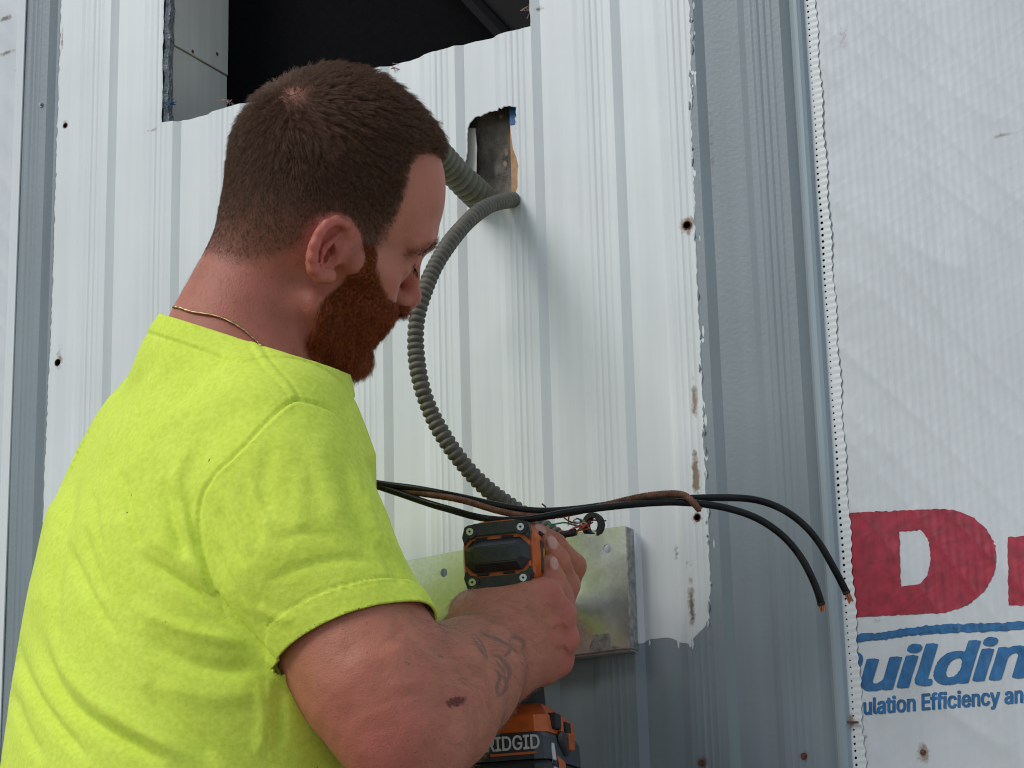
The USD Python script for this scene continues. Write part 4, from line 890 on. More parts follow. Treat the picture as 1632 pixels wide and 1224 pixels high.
tri = bv[bf]; ar = .5 * np.linalg.norm(np.cross(tri[:, 1] - tri[:, 0], tri[:, 2] - tri[:, 0]), axis=1)
def roots(weight, count, seed):
    r = np.random.default_rng(seed); p = ar * weight[bf].mean(1); p /= p.sum(); t = r.choice(len(bf), count, p=p); a, b = r.random(count), r.random(count); s = a + b > 1; a[s], b[s] = 1 - a[s], 1 - b[s]; c = 1 - a - b
    w = np.stack([c, a, b], -1)[..., None]; P = (bv[bf[t]] * w).sum(1); N = (bn[bf[t]] * w).sum(1); N /= np.linalg.norm(N, axis=1, keepdims=True); return P, N, r
def grow(P, N, D, length, k, r, curl=0.0, lift=0.3, droop=None):
    "k points per strand: start along a mix of normal and flow, then lie down along the flow"
    D = D - N * (D * N).sum(1, keepdims=True); D /= np.maximum(np.linalg.norm(D, axis=1, keepdims=True), 1e-6); out = [P - N * .0006]; q = P.copy(); st = length / (k - 1); ph = r.uniform(0, 6.3, len(P)); S = np.cross(N, D)
    for i in range(1, k):
        u = i / (k - 1); l = np.asarray(lift); d = N * (l * (1 - .55 * u))[:, None] + D * (1 - l * (1 - .75 * u))[:, None] + S * (curl * np.sin(ph + u * 5.5))[:, None] + N * (curl * .6 * np.cos(ph * 1.7 + u * 5))[:, None]
        if droop is not None: d = d + droop * u
        d /= np.linalg.norm(d, axis=1, keepdims=True); q = q + d * st[:, None]; out.append(q.copy())
    return np.stack(out, 1)

from scipy.spatial import cKDTree
WH = hl(_p[0][None])[0]                         # the whorl at the crown (head millimetres)
P, N, r = roots(hm * (1 - .66 * thin) * (1 - .25 * fade), 85000, 3)
L = hl(P); sp = capx(hw(np.stack([L[:, 0], np.abs(L[:, 1]), L[:, 2]], -1)))
rad = L - WH; sw = np.cross(rad, [0, 0, 1.0]); dl = rad / np.maximum(np.linalg.norm(rad, axis=1, keepdims=True), 8) + .35 * np.exp(-np.linalg.norm(rad, axis=1) / 40)[:, None] * sw / 40
dl += np.array([.55, 0, -.1]) * np.clip((L[:, 2] - 60) / 60, 0, 1)[:, None] + np.array([-.15, 0, -.9]) * np.clip((40 - L[:, 2]) / 50, 0, 1)[:, None]
clump = np.stack([meshkit.noise(L * .16, s) - .5 for s in (1, 2, 3)], -1); dl += .9 * clump + r.normal(0, .16, dl.shape)
D = dl @ HA
top = np.clip((L[:, 2] - 30) / 75, 0, 1); nape = np.clip((sp[:, 1] - 285) / 120, 0, 1)
ln = (.0055 + .0145 * top ** 1.1) * (1 - .62 * nape) * r.uniform(.7, 1.18, len(P)); ln *= np.where((L[:, 0] > 60), .9, 1) * (1 - .45 * np.exp(-(np.linalg.norm(L - WH, axis=1) / 24) ** 2))
ln *= .30 + .70 * np.clip((soft_in(sp, HAIR_POLY, 26) - .35) / .5, 0, 1); stray = r.random(len(P)) < .05
lift = np.clip(.40 + .18 * top + .25 * (clump[:, 0]) + r.normal(0, .08, len(P)) + .25 * stray, .15, .9)
hp = grow(P, N, D, ln, 5, r, .10, lift)
def clumped(pts, n, amount, seed):
    "tips drawn towards a neighbour strand, so that tufts form"
    rr = np.random.default_rng(seed); g = rr.choice(len(pts), n, replace=False); _, j = cKDTree(pts[g, 0]).query(pts[:, 0]); gp = pts[g[j]]; u = np.linspace(0, 1, pts.shape[1])[None, :, None] ** 1.3; a = np.broadcast_to(amount, len(pts))[:, None, None]
    return pts + (gp - pts) * u * a * rr.uniform(.5, 1.1, (len(pts), 1, 1))
hp = clumped(hp, 3800, .55 * top + .12, 21); wide = np.where(r.random(len(P)) < .12, 1.7, 1.0)
side = r.random(len(P)) < np.clip((42 - L[:, 2]) / 50, 0, .92); wd = wide * r.uniform(.00015, .00024, len(P)); thin_out = side & (r.random(len(P)) < .35 * nape + .10)
strands('hair', cam2world(hp[~side]), wd[~side], 'hair_brown', man, 'short dark brown hair on top of the head')
strands('clipped_hair', cam2world(hp[side & ~thin_out]), wd[side & ~thin_out] * .8, 'hair_light', man, 'closely clipped lighter brown hair on the sides and nape')
# beard
P, N, r = roots(gm, 50000, 5); L = hl(P)
dl = np.array([.05, 0, -1.0]) + np.stack([.25 * np.clip((L[:, 0] - 30) / 60, -.4, 1), .15 * np.sign(L[:, 1]) * np.clip(np.abs(L[:, 1]) / 40, 0, 1), 0 * L[:, 0]], -1); clump = np.stack([meshkit.noise(L * .17, s) - .5 for s in (4, 5, 6)], -1); dl += 1.1 * clump + r.normal(0, .18, dl.shape)
mou = (L[:, 2] > -44) & (np.abs(L[:, 1]) < 34) & (L[:, 0] > 78); dl[mou] += np.array([.2, 0, -.2])
low = np.clip((-L[:, 2] - 5) / 60, 0, 1); ln = (.006 + .016 * low) * r.uniform(.6, 1.2, len(P)); ln[mou] = r.uniform(.007, .013, mou.sum())
bp_ = grow(P, N, dl @ HA, ln, 6, r, .28, np.clip(.42 + .25 * clump[:, 0] + .02 * low + r.normal(0, .08, len(P)), .1, .9))
bp_ = clumped(bp_, 1500, .6, 22)
strands('beard', cam2world(bp_), r.uniform(.00015, .00023, len(P)), 'hair_red', man, 'full reddish brown beard')
# eyebrows and lashes
BROW = [(646, 407), (658, 400), (678, 392), (702, 382), (702, 395), (684, 401), (664, 406), (650, 411)]
bm = np.zeros(len(bv)); bm[near_head] = soft_in(side_px[near_head], BROW, 4); bm[(bl[:, 0] < 40) | (bl[:, 2] < 10)] = 0
for s in (1, -1):
    P, N, r = roots(bm * (bl[:, 1] * s > 4), 520, 30 + s); D = (np.array([-.5, s * .9, .15]) + r.normal(0, .22, (len(P), 3))) @ HA
    strands('eyebrow', cam2world(grow(P, N, D, r.uniform(.005, .009, len(P)), 4, r, .05, np.full(len(P), .28))), .00019, 'hair_brown', man)
    a = np.linspace(0, 1, 42); yy = 25 + 19 * a; zz_ = 13 - 2.0 * np.sin(a * 3); c = hw(np.stack([75.3 + np.sqrt(np.maximum(13.3 ** 2 - (yy - 33) ** 2 - (zz_ - 19) ** 2, 9)), s * yy, zz_], -1)); g = np.tile(HA[0], (42, 1))
    strands('eyelash', cam2world(grow(c, g, np.tile(np.array([.5, s * .25, -.8]) @ HA, (42, 1)), r.uniform(.0075, .0105, 42), 5, r, .05, np.full(42, .6))), .0002, 'hair_dark', man)
# fine hair on the forearm and the nape
w = np.clip((bpx[:, 0] - 600) / 60, 0, 1) * (bpx[:, 1] > 940) * (bv[:, 2] < 2.04) * np.clip((900 - bpx[:, 0]) / 60, 0, 1)
P, N, r = roots(w, 6500, 9); D = np.tile((WR - ER) * .6 + np.array([.05, -.12, 0]), (len(P), 1)) + r.normal(0, .06, (len(P), 3))
strands('arm_hair', cam2world(grow(P, N, D, r.uniform(.006, .014, len(P)), 4, r, .12, np.full(len(P), .3))), .00011, 'hair_fair', man)
P, N, r = roots(neck_fuzz * (hm < .3) * ~inside_ear, 900, 10)
strands('nape_hair', cam2world(grow(P, N, np.tile(np.array([.0, -1, .1]), (len(P), 1)) + r.normal(0, .3, (len(P), 3)), r.uniform(.002, .006, len(P)), 4, r, .1, np.full(len(P), .3))), .00008, 'hair_brown', man)

# ---- necklace: fine rope chain lying on the neck
mat('gold', {'p': ('principled_bsdf', {'base_color': (.62, .42, .22), 'metallic': 1.0, 'roughness': .3})})
na = [(268, 494), (277, 491), (300, 497), (330, 502), (352, 507), (372, 516), (392, 529), (410, 545), (428, 562)]
def onskin(px, py, lo=1.85, hi=2.12):
    d = np.linspace(lo, hi, 500); p = np.stack([K(px, py, x) for x in d]); f = sdf_body(p); i = np.argmax(f < 0); return p[i] if f[i] < 0 else None
pp = [onskin(*q) for q in smooth_line(na, 40)]; ok = [q for q in pp if q is not None]
nl = spline(np.array(ok), 260); nl = nl + np.array([-.0002, .0008, -.0014]); tw = np.linspace(0, 2 * np.pi * 62, 260); t_, n_, b_ = frames(nl)
lk = [sweep(cam2world(nl + .0007 * (np.cos(tw + o)[:, None] * n_ + np.sin(tw + o)[:, None] * b_)), .00062, 5) for o in (0, np.pi)]
obj('necklace', cat(*lk), 'gold', man, smooth=True, label='thin gold rope chain round the neck')
# ------------------------------------------------------------------ cordless drill
mat('drill_orange', {'p': ('principled_bsdf', {'base_color': (.60, .125, .018), 'roughness': .42}), 'g': ('geometry', {}), 'n': ('noise_texture', {'scale': 90., 'detail': 5.}), 'r': ('rgb_ramp', {'ramp': [(.3, (.34, .075, .018)), (.55, (.58, .115, .016))]}), 'n2': ('noise_texture', {'scale': 1500.}), 'bp': ('bump', {'strength': .15, 'distance': .0004})},
    [('g.position', 'n.vector'), ('n.fac', 'r.fac'), ('r.color', 'p.base_color'), ('g.position', 'n2.vector'), ('n2.fac', 'bp.height'), ('bp.normal', 'p.normal')])
plain('drill_black', (.022, .022, .023), .45, var=.4, scale=120, bump=.2, bscale=1800, bdist=.0003)
plain('drill_gloss', (.016, .016, .017), .24, var=.3, scale=120)
plain('drill_rubber', (.014, .014, .015), .7, var=.4, scale=150, bump=.3, bscale=1500, bdist=.0004)
plain('battery_gray', (.035, .040, .047), .38, var=.2, scale=120)
plain('label_white', (.62, .62, .60), .5, var=.15, scale=300); plain('label_dark', (.03, .03, .035), .4); plain('label_yellow', (.45, .33, .03), .5); plain('label_violet', (.14, .12, .25), .5); plain('label_orange', (.55, .12, .03), .5)
plain('steel', (.55, .55, .54), .28, 1.0, var=.2, scale=300)
DC = K(793, 885, 2.035)
dA = np.array([.25, -.22, .945]); dA /= np.linalg.norm(dA); dU = np.array([-.112, .99, 0]); dU -= dA * (dA @ dU); dU /= np.linalg.norm(dU); dR = np.cross(dU, dA); dR *= np.sign(dR[0])
DS = 1.04
def dw(m, R=None):
    "drill millimetres (right, up, forward) to the world"
    m = tm(m) if not isinstance(m, trimesh.Trimesh) else m; v = np.array(m.vertices) / 1000 * DS
    w = cam2world(DC + v[:, :1] * dR + v[:, 1:2] * dU + v[:, 2:] * dA); return trimesh.Trimesh(w, np.array(m.faces)[:, ::-1], process=False)
drill = thing('cordless_drill', 'orange and black cordless drill gripped in the right fist, battery below', 'drill')
def slab(poly, z0, z1, ch=1.5):
    "chamfered plate: outline in (right, up), from z0 (towards the viewer) to z1"
    p = Polygon(poly) if not isinstance(poly, Polygon) else poly; a = [(x, y, z1) for x, y in p.exterior.coords[:-1]]; b = [(x, y, z0 + ch) for x, y in p.exterior.coords[:-1]]; c = [(x, y, z0) for x, y in p.buffer(-ch, join_style=2).exterior.coords[:-1]]
    return manifold3d.Manifold.hull_points(np.array(a + b + c))
def octo(w, h, c, dx=0, dy=0): return [(dx + sx * a, dy + sy * b) for sx, sy, (a, b) in ((1, 1, (w, h - c)), (1, 1, (w - c, h)), (-1, 1, (w - c, h)), (-1, 1, (w, h - c)), (-1, -1, (w, h - c)), (-1, -1, (w - c, h)), (1, -1, (w - c, h)), (1, -1, (w, h - c)))]
ring = lambda w, h, z, n=20, p=2.8: [(w * np.sign(math.cos(t)) * abs(math.cos(t)) ** (2 / p), h * np.sign(math.sin(t)) * abs(math.sin(t)) ** (2 / p), z) for t in np.linspace(0, 2 * np.pi, n, endpoint=False)]
hs = manifold3d.Manifold.hull_points(np.array(ring(29, 29.5, 3, 28, 4) + ring(33, 31, 14, 28, 3.2) + ring(33, 31, 60, 28, 3) + ring(30, 30, 78, 28, 2.6)))
hs2 = manifold3d.Manifold.hull_points(np.array(ring(30, 30, 77, 28, 2.4) + ring(24, 25, 100, 28, 2.2)))
obj('housing', dw(hs + hs2), 'drill_orange', drill, smooth=28)
core = slab(octo(27, 24, 9), 0.5, 12, 1); obj('back_plate', dw(core), 'drill_orange', drill, smooth=20)
vis = slab(octo(27.4, 13.4, 7.5), -8.0, 8, 6.0); obj('motor_cap', dw(vis), 'drill_gloss', drill, smooth=20)
obj('motor_cap', dw(slab(octo(19.5, 6.6, 2), -8.5, 0, .4)), 'drill_gloss', drill, smooth=20)
for s in (1, -1):
    band = slab([(-27, s * 15.2), (-20, s * 18.6), (-14, s * 16.2), (14, s * 16.2), (20, s * 18.6), (27, s * 15.2), (28.5, s * 20), (24, s * 26), (-24, s * 26), (-28.5, s * 20)][::s], -2.2, 10, 2.0) if False else None
    b = Polygon([(-27.5, s * 11.0), (-21, s * 17.0), (21, s * 17.0), (27.5, s * 11.0), (29, s * 17), (26.5, s * 25.5), (18, s * 27.6), (-18, s * 27.6), (-26.5, s * 25.5), (-29, s * 17)]).buffer(0)
    e = trimesh.creation.extrude_polygon(b.buffer(-.6), 12.0, engine='earcut'); e.apply_translation((0, 0, -2.2)); e2 = trimesh.creation.extrude_polygon(b, 11.0, engine='earcut'); e2.apply_translation((0, 0, -1.4))
    obj('cap_bracket', cat(dw(e), dw(e2)), 'drill_black', drill, smooth=20)
    for sx in (-1, 1):
        boss = manifold3d.Manifold.cylinder(12, 5.6, 6.0, 20).translate((sx * 21.5, s * 21.0, -3.4)); obj('screw_boss', dw(boss), 'drill_black', drill)
        rec = manifold3d.Manifold.cylinder(1.2, 3.1, 3.1, 16) - manifold3d.Manifold.cylinder(3, 1.1, 1.1, 6).translate((0, 0, -.8)); obj('screw', dw(rec.translate((sx * 21.5, s * 21.0, -4.4))), 'steel', drill)
    for x in (-13, 9): obj('vent', dw(rbox((10, 1.8, 1.4), .3, (x, s * 15.0, 0.2))), 'dark_gap2', drill) if 'dark_gap2' in MAT else obj('vent', dw(rbox((10, 1.8, 1.4), .3, (x, s * 15.0, 0.2))), 'drill_rubber', drill)
def lettering(text, h, x, y, z, m, name, bold=True, depth=.4, axis='back', sx=1.0):
    t = meshkit.text_mesh(text, h, depth, bold=bold); v = np.array(t.vertices); v[:, 0] -= v[:, 0].mean(); v[:, 1] -= (v[:, 1].max() + v[:, 1].min()) / 2; v[:, 0] *= sx
    if axis == 'back': v = np.c_[x + v[:, 0], y + v[:, 1], z - v[:, 2]]
    else: v = np.c_[x + v[:, 2], y + v[:, 1], z + v[:, 0]]
    e = trimesh.Trimesh(v, t.faces if axis == 'back' else t.faces); 
    w = dw(e); w.fix_normals(); obj(name, w, m, drill, smooth=False)
lettering('GEN5', 4.2, -7.5, -.3, -8.4, 'drill_black', 'embossed_mark', sx=1.15); lettering('X', 8.5, 8, .4, -8.4, 'drill_black', 'embossed_mark', sx=1.2)
# side rating label
lb = rbox((.8, 26, 34), .3, (33.0, -1, 32)); obj('rating_label', dw(lb), 'label_dark', drill)
for y0, z0, hy, hz_, m in ((1, 24, 11, 5, 'label_yellow'), (0, 31, 13, 4, 'label_violet'), (0, 37, 13, 4, 'label_violet'), (-9, 42, 5, 7, 'label_white'), (9, 44, 6, 2, 'label_white')): obj('label_mark', dw(rbox((.5, hy, hz_), .1, (33.4, y0, z0))), m, drill)
for z in (24, 36, 48): obj('vent', dw(rbox((2, 3, 8), .5, (31.6, -20, z))), 'drill_rubber', drill); obj('vent', dw(rbox((2, 3, 8), .5, (31.6, 19, z))), 'drill_rubber', drill)
# chuck and bit
ch = manifold3d.Manifold.revolve(manifold3d.CrossSection([[(0, 0), (20, 0), (21, 4), (21, 22), (17, 36), (10, 46), (0, 46)]]), 32).translate((0, 2, 99)); obj('chuck', dw(ch), 'drill_black', drill)
gaps = trimesh.creation.cylinder(3.2, 46, sections=12); gaps.apply_translation((0, 2, 166)); obj('drill_bit', dw(gaps), 'steel', drill)
# grip, trigger, battery foot
gp = hull([(0, -28, 45), (0, -28, 62), (0, -66, 47), (0, -66, 63), (0, -104, 50), (0, -104, 68), (0, -122, 44), (0, -122, 72)], [15, 14.5, 15.5, 14.5, 15, 14, 16, 16], 20); obj('grip', dw(gp), 'drill_rubber', drill)
obj('trigger', dw(hull([(0, -38, 78), (0, -54, 78), (0, -46, 82)], [6, 6, 6], 14)), 'drill_orange', drill)
ft = manifold3d.Manifold.hull_points(np.array([(x, y, z) for w, l0, l1, y in ((20, 30, 84, -119), (33, -6, 104, -132), (34.5, -11, 107, -146)) for x, z in [(sx * a, zz) for sx in (-1, 1) for a, zz in ((w, l0 + 9), (w - 9, l0), (w, l1 - 9), (w - 9, l1))]]))
obj('battery_foot', dw(ft), 'drill_orange', drill, smooth=25)
obj('clip_slot', dw(rbox((22, 5.4, 5), .8, (-17, -135.4, -7.0))), 'drill_rubber', drill)
for y in (-131.5, -139.5): obj('clip_wire', dw(rbox((16, .8, 3), .3, (-15, y, -9.6 if y < -135 else -6.5))), 'steel', drill)
bt = manifold3d.Manifold.hull_points(np.array([(x, y, z) for y, g in ((-146.5, -.5), (-150, 1.5), (-168, 2)) for x, z in [(sx * (34.5 + g - c), zz) for sx in (-1, 1) for c, zz in ((0, -14 - g + 11), (4, -14 - g + 3.6), (11, -14 - g), (0, 100 + g), (9, 108 + g))]]))
bat = thing('battery_pack', 'dark gray slide battery with white maker lettering under the drill grip', 'battery')
_d = drill; drill = bat
obj('upper_shell', dw(bt), 'battery_gray', bat, smooth=25)
bb = manifold3d.Manifold.hull_points(np.array([(x, y, z) for y, g in ((-168.5, 0), (-172, 2.2), (-196, 2.5), (-210, 0)) for x, z in [(sx * (34.5 + g - c), zz) for sx in (-1, 1) for c, zz in ((0, -14 - g + 11), (4, -14 - g + 3.6), (11, -14 - g), (0, 100 + g), (9, 108 + g))]]))
obj('lower_shell', dw(bb), 'drill_black', bat, smooth=25)
obj('recess', dw(hull([(-14, -186, -13.2), (14, -186, -13.2), (-18, -200, -13.2), (18, -200, -13.2)], 4, 10)), 'drill_rubber', bat)
lettering('RIDGID', 10.8, 8.5, -154.5, -15.8, 'label_white', 'maker_lettering', sx=.82)
obj('underline', dw(rbox((38, 2.0, .6), .15, (8.5, -163.2, -16.0))), 'label_orange', bat)
sl = [(36.8, y, z) for y, z in ((-155, 1), (-155, 8), (-184, 18), (-184, 3), (-160, -1))]
obj('side_label', dw(manifold3d.Manifold.hull_points(np.array(sl + [(36.0, y, z) for _, y, z in sl]))), 'label_white', bat)
lettering('RIDGID', 5.0, 37.0, -171, 8.2, 'label_dark', 'maker_lettering', axis='side', sx=.8)
so_ = [(37.0, y, z) for y, z in ((-164, 16), (-168, 44), (-196, 44), (-196, 20))]; obj('side_label', dw(manifold3d.Manifold.hull_points(np.array(so_ + [(36.0, y, z) for _, y, z in so_]))), 'label_orange', bat)
lettering('18V', 7.0, 37.2, -180, 31, 'label_dark', 'voltage_lettering', axis='side', sx=.9)
obj('latch_rail', dw(hull([(37, -150, 24), (37, -160, 44), (37, -150, 60), (37, -146, 34)], 3.2, 8)), 'drill_black', bat)
obj('latch', dw(rbox((7, 14, 16), 1.6, (38.6, -151, 52))), 'drill_orange', bat)
drill = _d
obj('foot_clip', dw(rbox((9, 13, 18), 2, (34, -136, 22))), 'drill_rubber', drill); obj('foot_clip', dw(rbox((5, 12, 8), 1.2, (35, -138, 38))), 'drill_orange', drill); obj('foot_clip', dw(rbox((8, 16, 14), 2, (35, -142, 56))), 'drill_rubber', drill)

# ------------------------------------------------------------------ galvanized bracket
mat('galvanized', {'p': ('principled_bsdf', {'metallic': .88, 'roughness': .28}), 'g': ('geometry', {}), 'v': ('voronoi_texture', {'scale': 420.0}), 'n': ('noise_texture', {'scale': 700., 'detail': 3.}), 'n2': ('noise_texture', {'scale': 22., 'detail': 4.}),
    'r': ('rgb_ramp', {'ramp': [(.2, (.68, .71, .71)), (.8, (.76, .78, .78))]}), 'rr': ('map_range', {'from_min': .3, 'from_max': .7, 'to_min': .20, 'to_max': .34}), 'bp': ('bump', {'strength': .10, 'distance': .002}), 'sp': ('map_range', {'from_min': .70, 'from_max': .76, 'to_min': 0., 'to_max': .5, 'clamp': True}), 'ms': ('mix_color', {'b': (.2, .2, .2)})},
    [('g.position', 'v.vector'), ('g.position', 'n.vector'), ('g.position', 'n2.vector'), ('v.color', 'r.fac'), ('n2.fac', 'rr.value'), ('rr.result', 'p.roughness'), ('n.fac', 'sp.value'), ('sp.result', 'ms.fac'), ('r.color', 'ms.a'), ('ms.result', 'p.base_color'), ('n2.fac', 'bp.height'), ('bp.normal', 'p.normal')])
plain('rusty_zinc', (.30, .29, .28), .5, .6, var=.5, scale=140)
br = thing('mounting_bracket', 'galvanized steel bracket plate with round holes fixed to the siding behind the drill', 'bracket')
YP = -.0180
a, b, c = wall(1000, 838, YP), wall(1003, 1034, YP), wall(645, 890, YP)
xl_, xr_, zt_, zb_ = wall(612, 905, YP)[0], (a[0] + b[0]) / 2, a[2], b[2]
ts = (c[2] - a[2]) / (c[0] - a[0])
pl = Polygon([(xl_, zb_), (xr_, zb_), (xr_, zt_), (xl_, zt_ + ts * (xl_ - xr_))])
for px, py in ((970, 875), (705, 912), (895, 966)): q = wall(px, py, YP); pl = pl.difference(Point(q[0], q[2]).buffer(.0042 if px != 895 else .003, 12))
e = trimesh.creation.extrude_polygon(pl, .0016, engine='earcut'); v, f = trimesh.remesh.subdivide_to_size(np.array(e.vertices), np.array(e.faces), .012, max_iter=12)
bow = lambda d: np.where(d > 0, .30 * d ** 2, np.where(d > -.095, .75 * d ** 2, .75 * .095 ** 2 + .1425 * (-d - .095)))
dent = wall(905, 975, YP); w = np.exp(-(((v[:, 0] - dent[0]) / .028) ** 2 + ((v[:, 1] - dent[2]) / .020) ** 2))
Vp = np.c_[v[:, 0], YP - v[:, 2] - .0035 * w + bow(v[:, 0] - xr_ + .10) - .003, v[:, 1]]; e = trimesh.Trimesh(Vp, f); e.fix_normals(); obj('plate', e, 'galvanized', br, smooth=30)
obj('side_edge', trimesh.creation.box(bounds=[[xr_ + .0002, YP - .0022, zb_], [xr_ + .0014, -.0052, zt_ - .001]]), 'rusty_zinc', br)
obj('bottom_flange', trimesh.creation.box(bounds=[[xl_, YP + .0006, zb_ - .0018], [xr_, -.0056, zb_ - .0002]]), 'galvanized', br)
q0, q1, q2 = wall(915, 1016, YP), wall(974, 1010, YP), wall(1000, 1034, YP)
lipv = [(q0[0] - .12, q0[2] + .001), (q1[0], q1[2]), (q1[0] + .001, zb_ + .004), (xr_ - .0015, zb_ + .0002), (q0[0] - .12, zb_ + .0002)]
obj('folded_lip', sheet_xz(lipv, YP - .0036, .0012), 'rusty_zinc', br)
sc_ = wall(893, 966, YP - .003); h_ = trimesh.creation.icosphere(2, .0045); h_.apply_scale((1, .5, 1)); h_.apply_translation(sc_ + [0, -.001, 0]); obj('bracket_screw', h_, 'rust', br)

# ------------------------------------------------------------------ conduits
plain('conduit_gray', (.118, .108, .086), .62, var=.25, scale=90, bump=.25, bscale=900, bdist=.0005)
plain('conduit_olive', (.155, .143, .10), .55, var=.25, scale=70, bump=.2, bscale=700, bdist=.0005)
def corrugated(path, r, pitch, amp, k=18):
    L = np.r_[0, np.cumsum(np.linalg.norm(np.diff(path, axis=0), axis=1))]; n = int(L[-1] / pitch * 10); t = np.linspace(0, L[-1], n); p = np.stack([np.interp(t, L, path[:, i]) for i in range(3)], -1)
    return sweep(p, r + amp * (np.abs(np.sin(np.pi * t / pitch)) ** .7 - .6) + .0002 * np.sin(t * 90), k)
YC = lambda d: d
cp = [(850, 316, 2.46), (826, 318, 2.405), (800, 321, 2.365), (770, 333, 2.325), (738, 361, 2.285), (705, 404, 2.25), (680, 454, 2.225), (665, 505, 2.21), (663, 560, 2.20), (671, 612, 2.19), (688, 660, 2.185), (712, 703, 2.18), (744, 746, 2.18), (785, 786, 2.185), (826, 814, 2.19), (862, 838, 2.185), (889, 856, 2.175)]
cpath = spline(np.array([W(*p) for p in cp]), 300)
cd = thing('conduit', 'thin gray corrugated conduit curving from the small opening down to the bracket', 'conduit')
obj('corrugated_tube', corrugated(cpath, .0072, .0064, .0023), 'conduit_gray', cd, smooth=True)
obj('inner_jacket', sweep(np.array([W(875, 847, 2.178), W(893, 852, 2.171), W(910, 850, 2.166), W(918, 848, 2.164)]), .0032, 12), 'drill_rubber', cd)
tp = [(560, 340, 2.30), (585, 262, 2.29), (630, 226, 2.31), (680, 232, 2.345), (718, 268, 2.375), (748, 298, 2.395), (778, 326, 2.425), (812, 360, 2.47)]
td = thing('conduit', 'thick olive gray corrugated conduit entering the small opening behind the head', 'conduit')
obj('corrugated_tube', corrugated(spline(np.array([W(*p) for p in tp]), 200), .0142, .0078, .0034, 22), 'conduit_olive', td, smooth=True)

# loose signal wires and the broken bushing
for nme, col in (('red', (.36, .03, .04)), ('green', (.02, .17, .06)), ('yellow', (.52, .36, .03)), ('white', (.55, .52, .46)), ('blue', (.02, .08, .26)), ('orange', (.50, .12, .02)), ('brown', (.14, .05, .025))): plain('wire_' + nme, col, .45)
wt = thing('signal_wires', 'bundle of thin red green yellow white blue and orange wires from the conduit end', 'wires')
for m, ln in (('red', [(896, 863), (902, 850), (914, 842), (930, 838), (945, 832)]), ('red', [(890, 862), (900, 858), (908, 846), (922, 839), (938, 838)]), ('red', [(894, 857), (905, 865)]), ('green', [(874, 836), (886, 835), (900, 833), (912, 836), (930, 838)]), ('yellow', [(914, 830), (926, 828), (936, 831), (946, 828)]), ('white', [(905, 832), (920, 834), (932, 833), (938, 841)]), ('white', [(905, 837), (918, 832), (928, 838)]),
              ('blue', [(908, 852), (914, 842), (922, 838), (932, 836)]), ('blue', [(919, 826), (926, 830), (934, 840)]), ('orange', [(890, 849), (902, 848), (912, 853), (924, 842), (934, 836)]), ('orange', [(912, 855), (922, 846), (932, 838)]), ('brown', [(897, 823), (908, 831), (930, 830)]), ('brown', [(907, 819), (906, 832)]), ('brown', [(864, 803), (870, 808)]), ('brown', [(930, 829), (950, 829), (966, 830)]), ('orange', [(892, 850), (920, 846), (940, 842)])):
    p = np.array([W(x, y, 2.166 + .004 * math.sin(x * .7 + len(m) * 2)) for x, y in ln]); p = spline(p, 20) if len(p) > 2 else p; obj('wire_' + m, sweep(p, .00075, 6), 'wire_' + m, wt)
bu = thing('bushing', 'broken black round bushing hanging above the bracket corner', 'bushing')
tor = manifold3d.Manifold.revolve(manifold3d.CrossSection([[(.0070, -.003), (.0115, -.003), (.0115, .0), (.0102, .0005), (.0102, .004), (.0070, .004)]]), 32) - manifold3d.Manifold.cube((.012, .008, .02), True).translate((-.006, -.0115, 0)) - manifold3d.Manifold.cube((.007, .012, .02), True).translate((.002, -.012, 0))
m = tm(tor); _z = np.array([.66, -.10, .74]); _z /= np.linalg.norm(_z); _x = np.array([.74, .1, -.66]); _x -= _z * (_x @ _z); _x /= np.linalg.norm(_x); Rm = np.stack([_x, np.cross(_z, _x), _z]); v = np.array(m.vertices) @ Rm + K(946, 837, 2.165); bm = trimesh.Trimesh(cam2world(v), m.faces, process=False); bm.fix_normals(); obj('ring', bm, 'drill_rubber', bu)

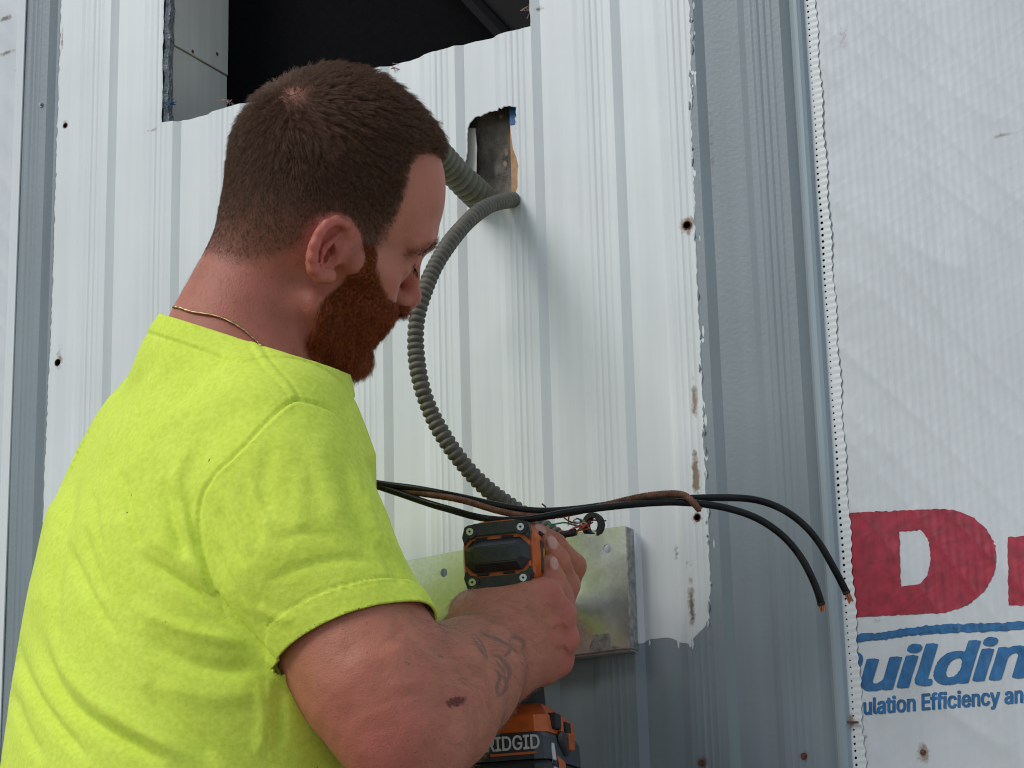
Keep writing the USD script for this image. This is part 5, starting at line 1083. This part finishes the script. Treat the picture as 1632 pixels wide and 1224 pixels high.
# ------------------------------------------------------------------ power cables and bare ground strand
mat('cable_black', {'p': ('principled_bsdf', {'roughness': .24, 'specular_ior_level': .32}), 'g': ('geometry', {}), 'n': ('noise_texture', {'scale': 45., 'detail': 6., 'roughness': .7}), 'r': ('rgb_ramp', {'ramp': [(.42, (.003, .003, .0035)), (.62, (.010, .009, .008)), (.75, (.085, .06, .042))]}), 'rr': ('map_range', {'from_min': .4, 'from_max': .7, 'to_min': .2, 'to_max': .6})},
    [('g.position', 'n.vector'), ('n.fac', 'r.fac'), ('r.color', 'p.base_color'), ('n.fac', 'rr.value'), ('rr.result', 'p.roughness')])
plain('copper_bright', (.72, .33, .20), .3, 1.0, var=.2, scale=500); plain('copper_dull', (.23, .105, .065), .6, .5, var=.4, scale=160)
def cable(pts, label, ends):
    t = thing('power_cable', label, 'cable', 'cut black power cables'); p = spline(np.array([W(*q) for q in pts]), 260); p += .0014 * np.stack([meshkit.fbm(p * 22, 2, s) - .5 for s in (1, 2, 3)], -1)
    obj('insulation', sweep(p, .00315 * (1 + .05 * (meshkit.fbm(p * 60, 2, 5) - .5)), 16), 'cable_black', t, smooth=True)
    d = p[-1] - p[-4]; d /= np.linalg.norm(d); n_ = np.cross(d, [0, 1, .2]); n_ /= np.linalg.norm(n_); b_ = np.cross(d, n_); L = ends
    obj('insulation_rim', sweep(np.array([p[-1] - d * .002, p[-1] - d * .0005, p[-1] + d * .0006]), [.0033, .0036, .0031], 14), 'drill_rubber', t)
    rr = np.random.default_rng(len(label))
    for i, (r_, ph) in enumerate([(0, 0)] + [(.0018, k * np.pi / 3) for k in range(6)]):
        o = n_ * r_ * math.cos(ph) + b_ * r_ * math.sin(ph); o2 = n_ * r_ * math.cos(ph + .6) + b_ * r_ * math.sin(ph + .6); obj('copper_strand', sweep(np.array([p[-1] - d * .004 + o, p[-1] + d * L * .5 + o, p[-1] + d * L * rr.uniform(.85, 1.05) + o2]), .00088, 7), 'copper_bright', t)
    return p
CA = cable([(430, 728, 2.26), (520, 752, 2.20), (598, 770, 2.16), (680, 782, 2.13), (760, 798, 2.11), (820, 810, 2.10), (870, 814, 2.095), (920, 811, 2.09), (1000, 801, 2.08), (1080, 795, 2.075), (1150, 793, 2.07), (1205, 797, 2.065), (1250, 814, 2.06), (1290, 846, 2.055), (1322, 892, 2.05), (1345, 936, 2.05), (1350, 946, 2.05)], 'black power cable reaching farthest right, its copper end over the flange', .0085)
CB = cable([(430, 736, 2.27), (520, 756, 2.205), (598, 774, 2.16), (660, 795, 2.13), (720, 813, 2.105), (780, 827, 2.09), (840, 827, 2.08), (900, 817, 2.075), (960, 809, 2.07), (1020, 803, 2.065), (1090, 801, 2.06), (1140, 806, 2.055), (1190, 819, 2.05), (1235, 844, 2.045), (1270, 879, 2.04), (1296, 925, 2.035), (1309, 964, 2.035)], 'lower black power cable with its bare end over the gray border', .006)
def stranded(name, pts, t, r=.0027, turns=130):
    p = spline(np.array([W(*q) for q in pts]), 1500); L = np.linalg.norm(np.diff(p, axis=0), axis=1).sum(); a = np.linspace(0, L * turns * 2 * np.pi / 1.6, 1500); t_, n_, b_ = frames(p)
    for k in range(5): o = a + k * 2 * np.pi / 5; obj(name, sweep(p + r * .62 * (np.cos(o)[:, None] * n_ + np.sin(o)[:, None] * b_), r * .52, 6), 'copper_dull', t, smooth=True)
gw = thing('ground_wire', 'bare twisted brown copper ground strand running along the black cables', 'wire')
stranded('strand', [(520, 752, 2.21), (600, 772, 2.165), (640, 781, 2.145), (690, 789, 2.125), (740, 798, 2.11), (790, 813, 2.10), (840, 822, 2.095), (880, 822, 2.092), (930, 813, 2.088), (985, 800, 2.078), (1020, 792, 2.07), (1060, 787, 2.065), (1092, 790, 2.058), (1104, 800, 2.052), (1114, 812, 2.055)], gw)
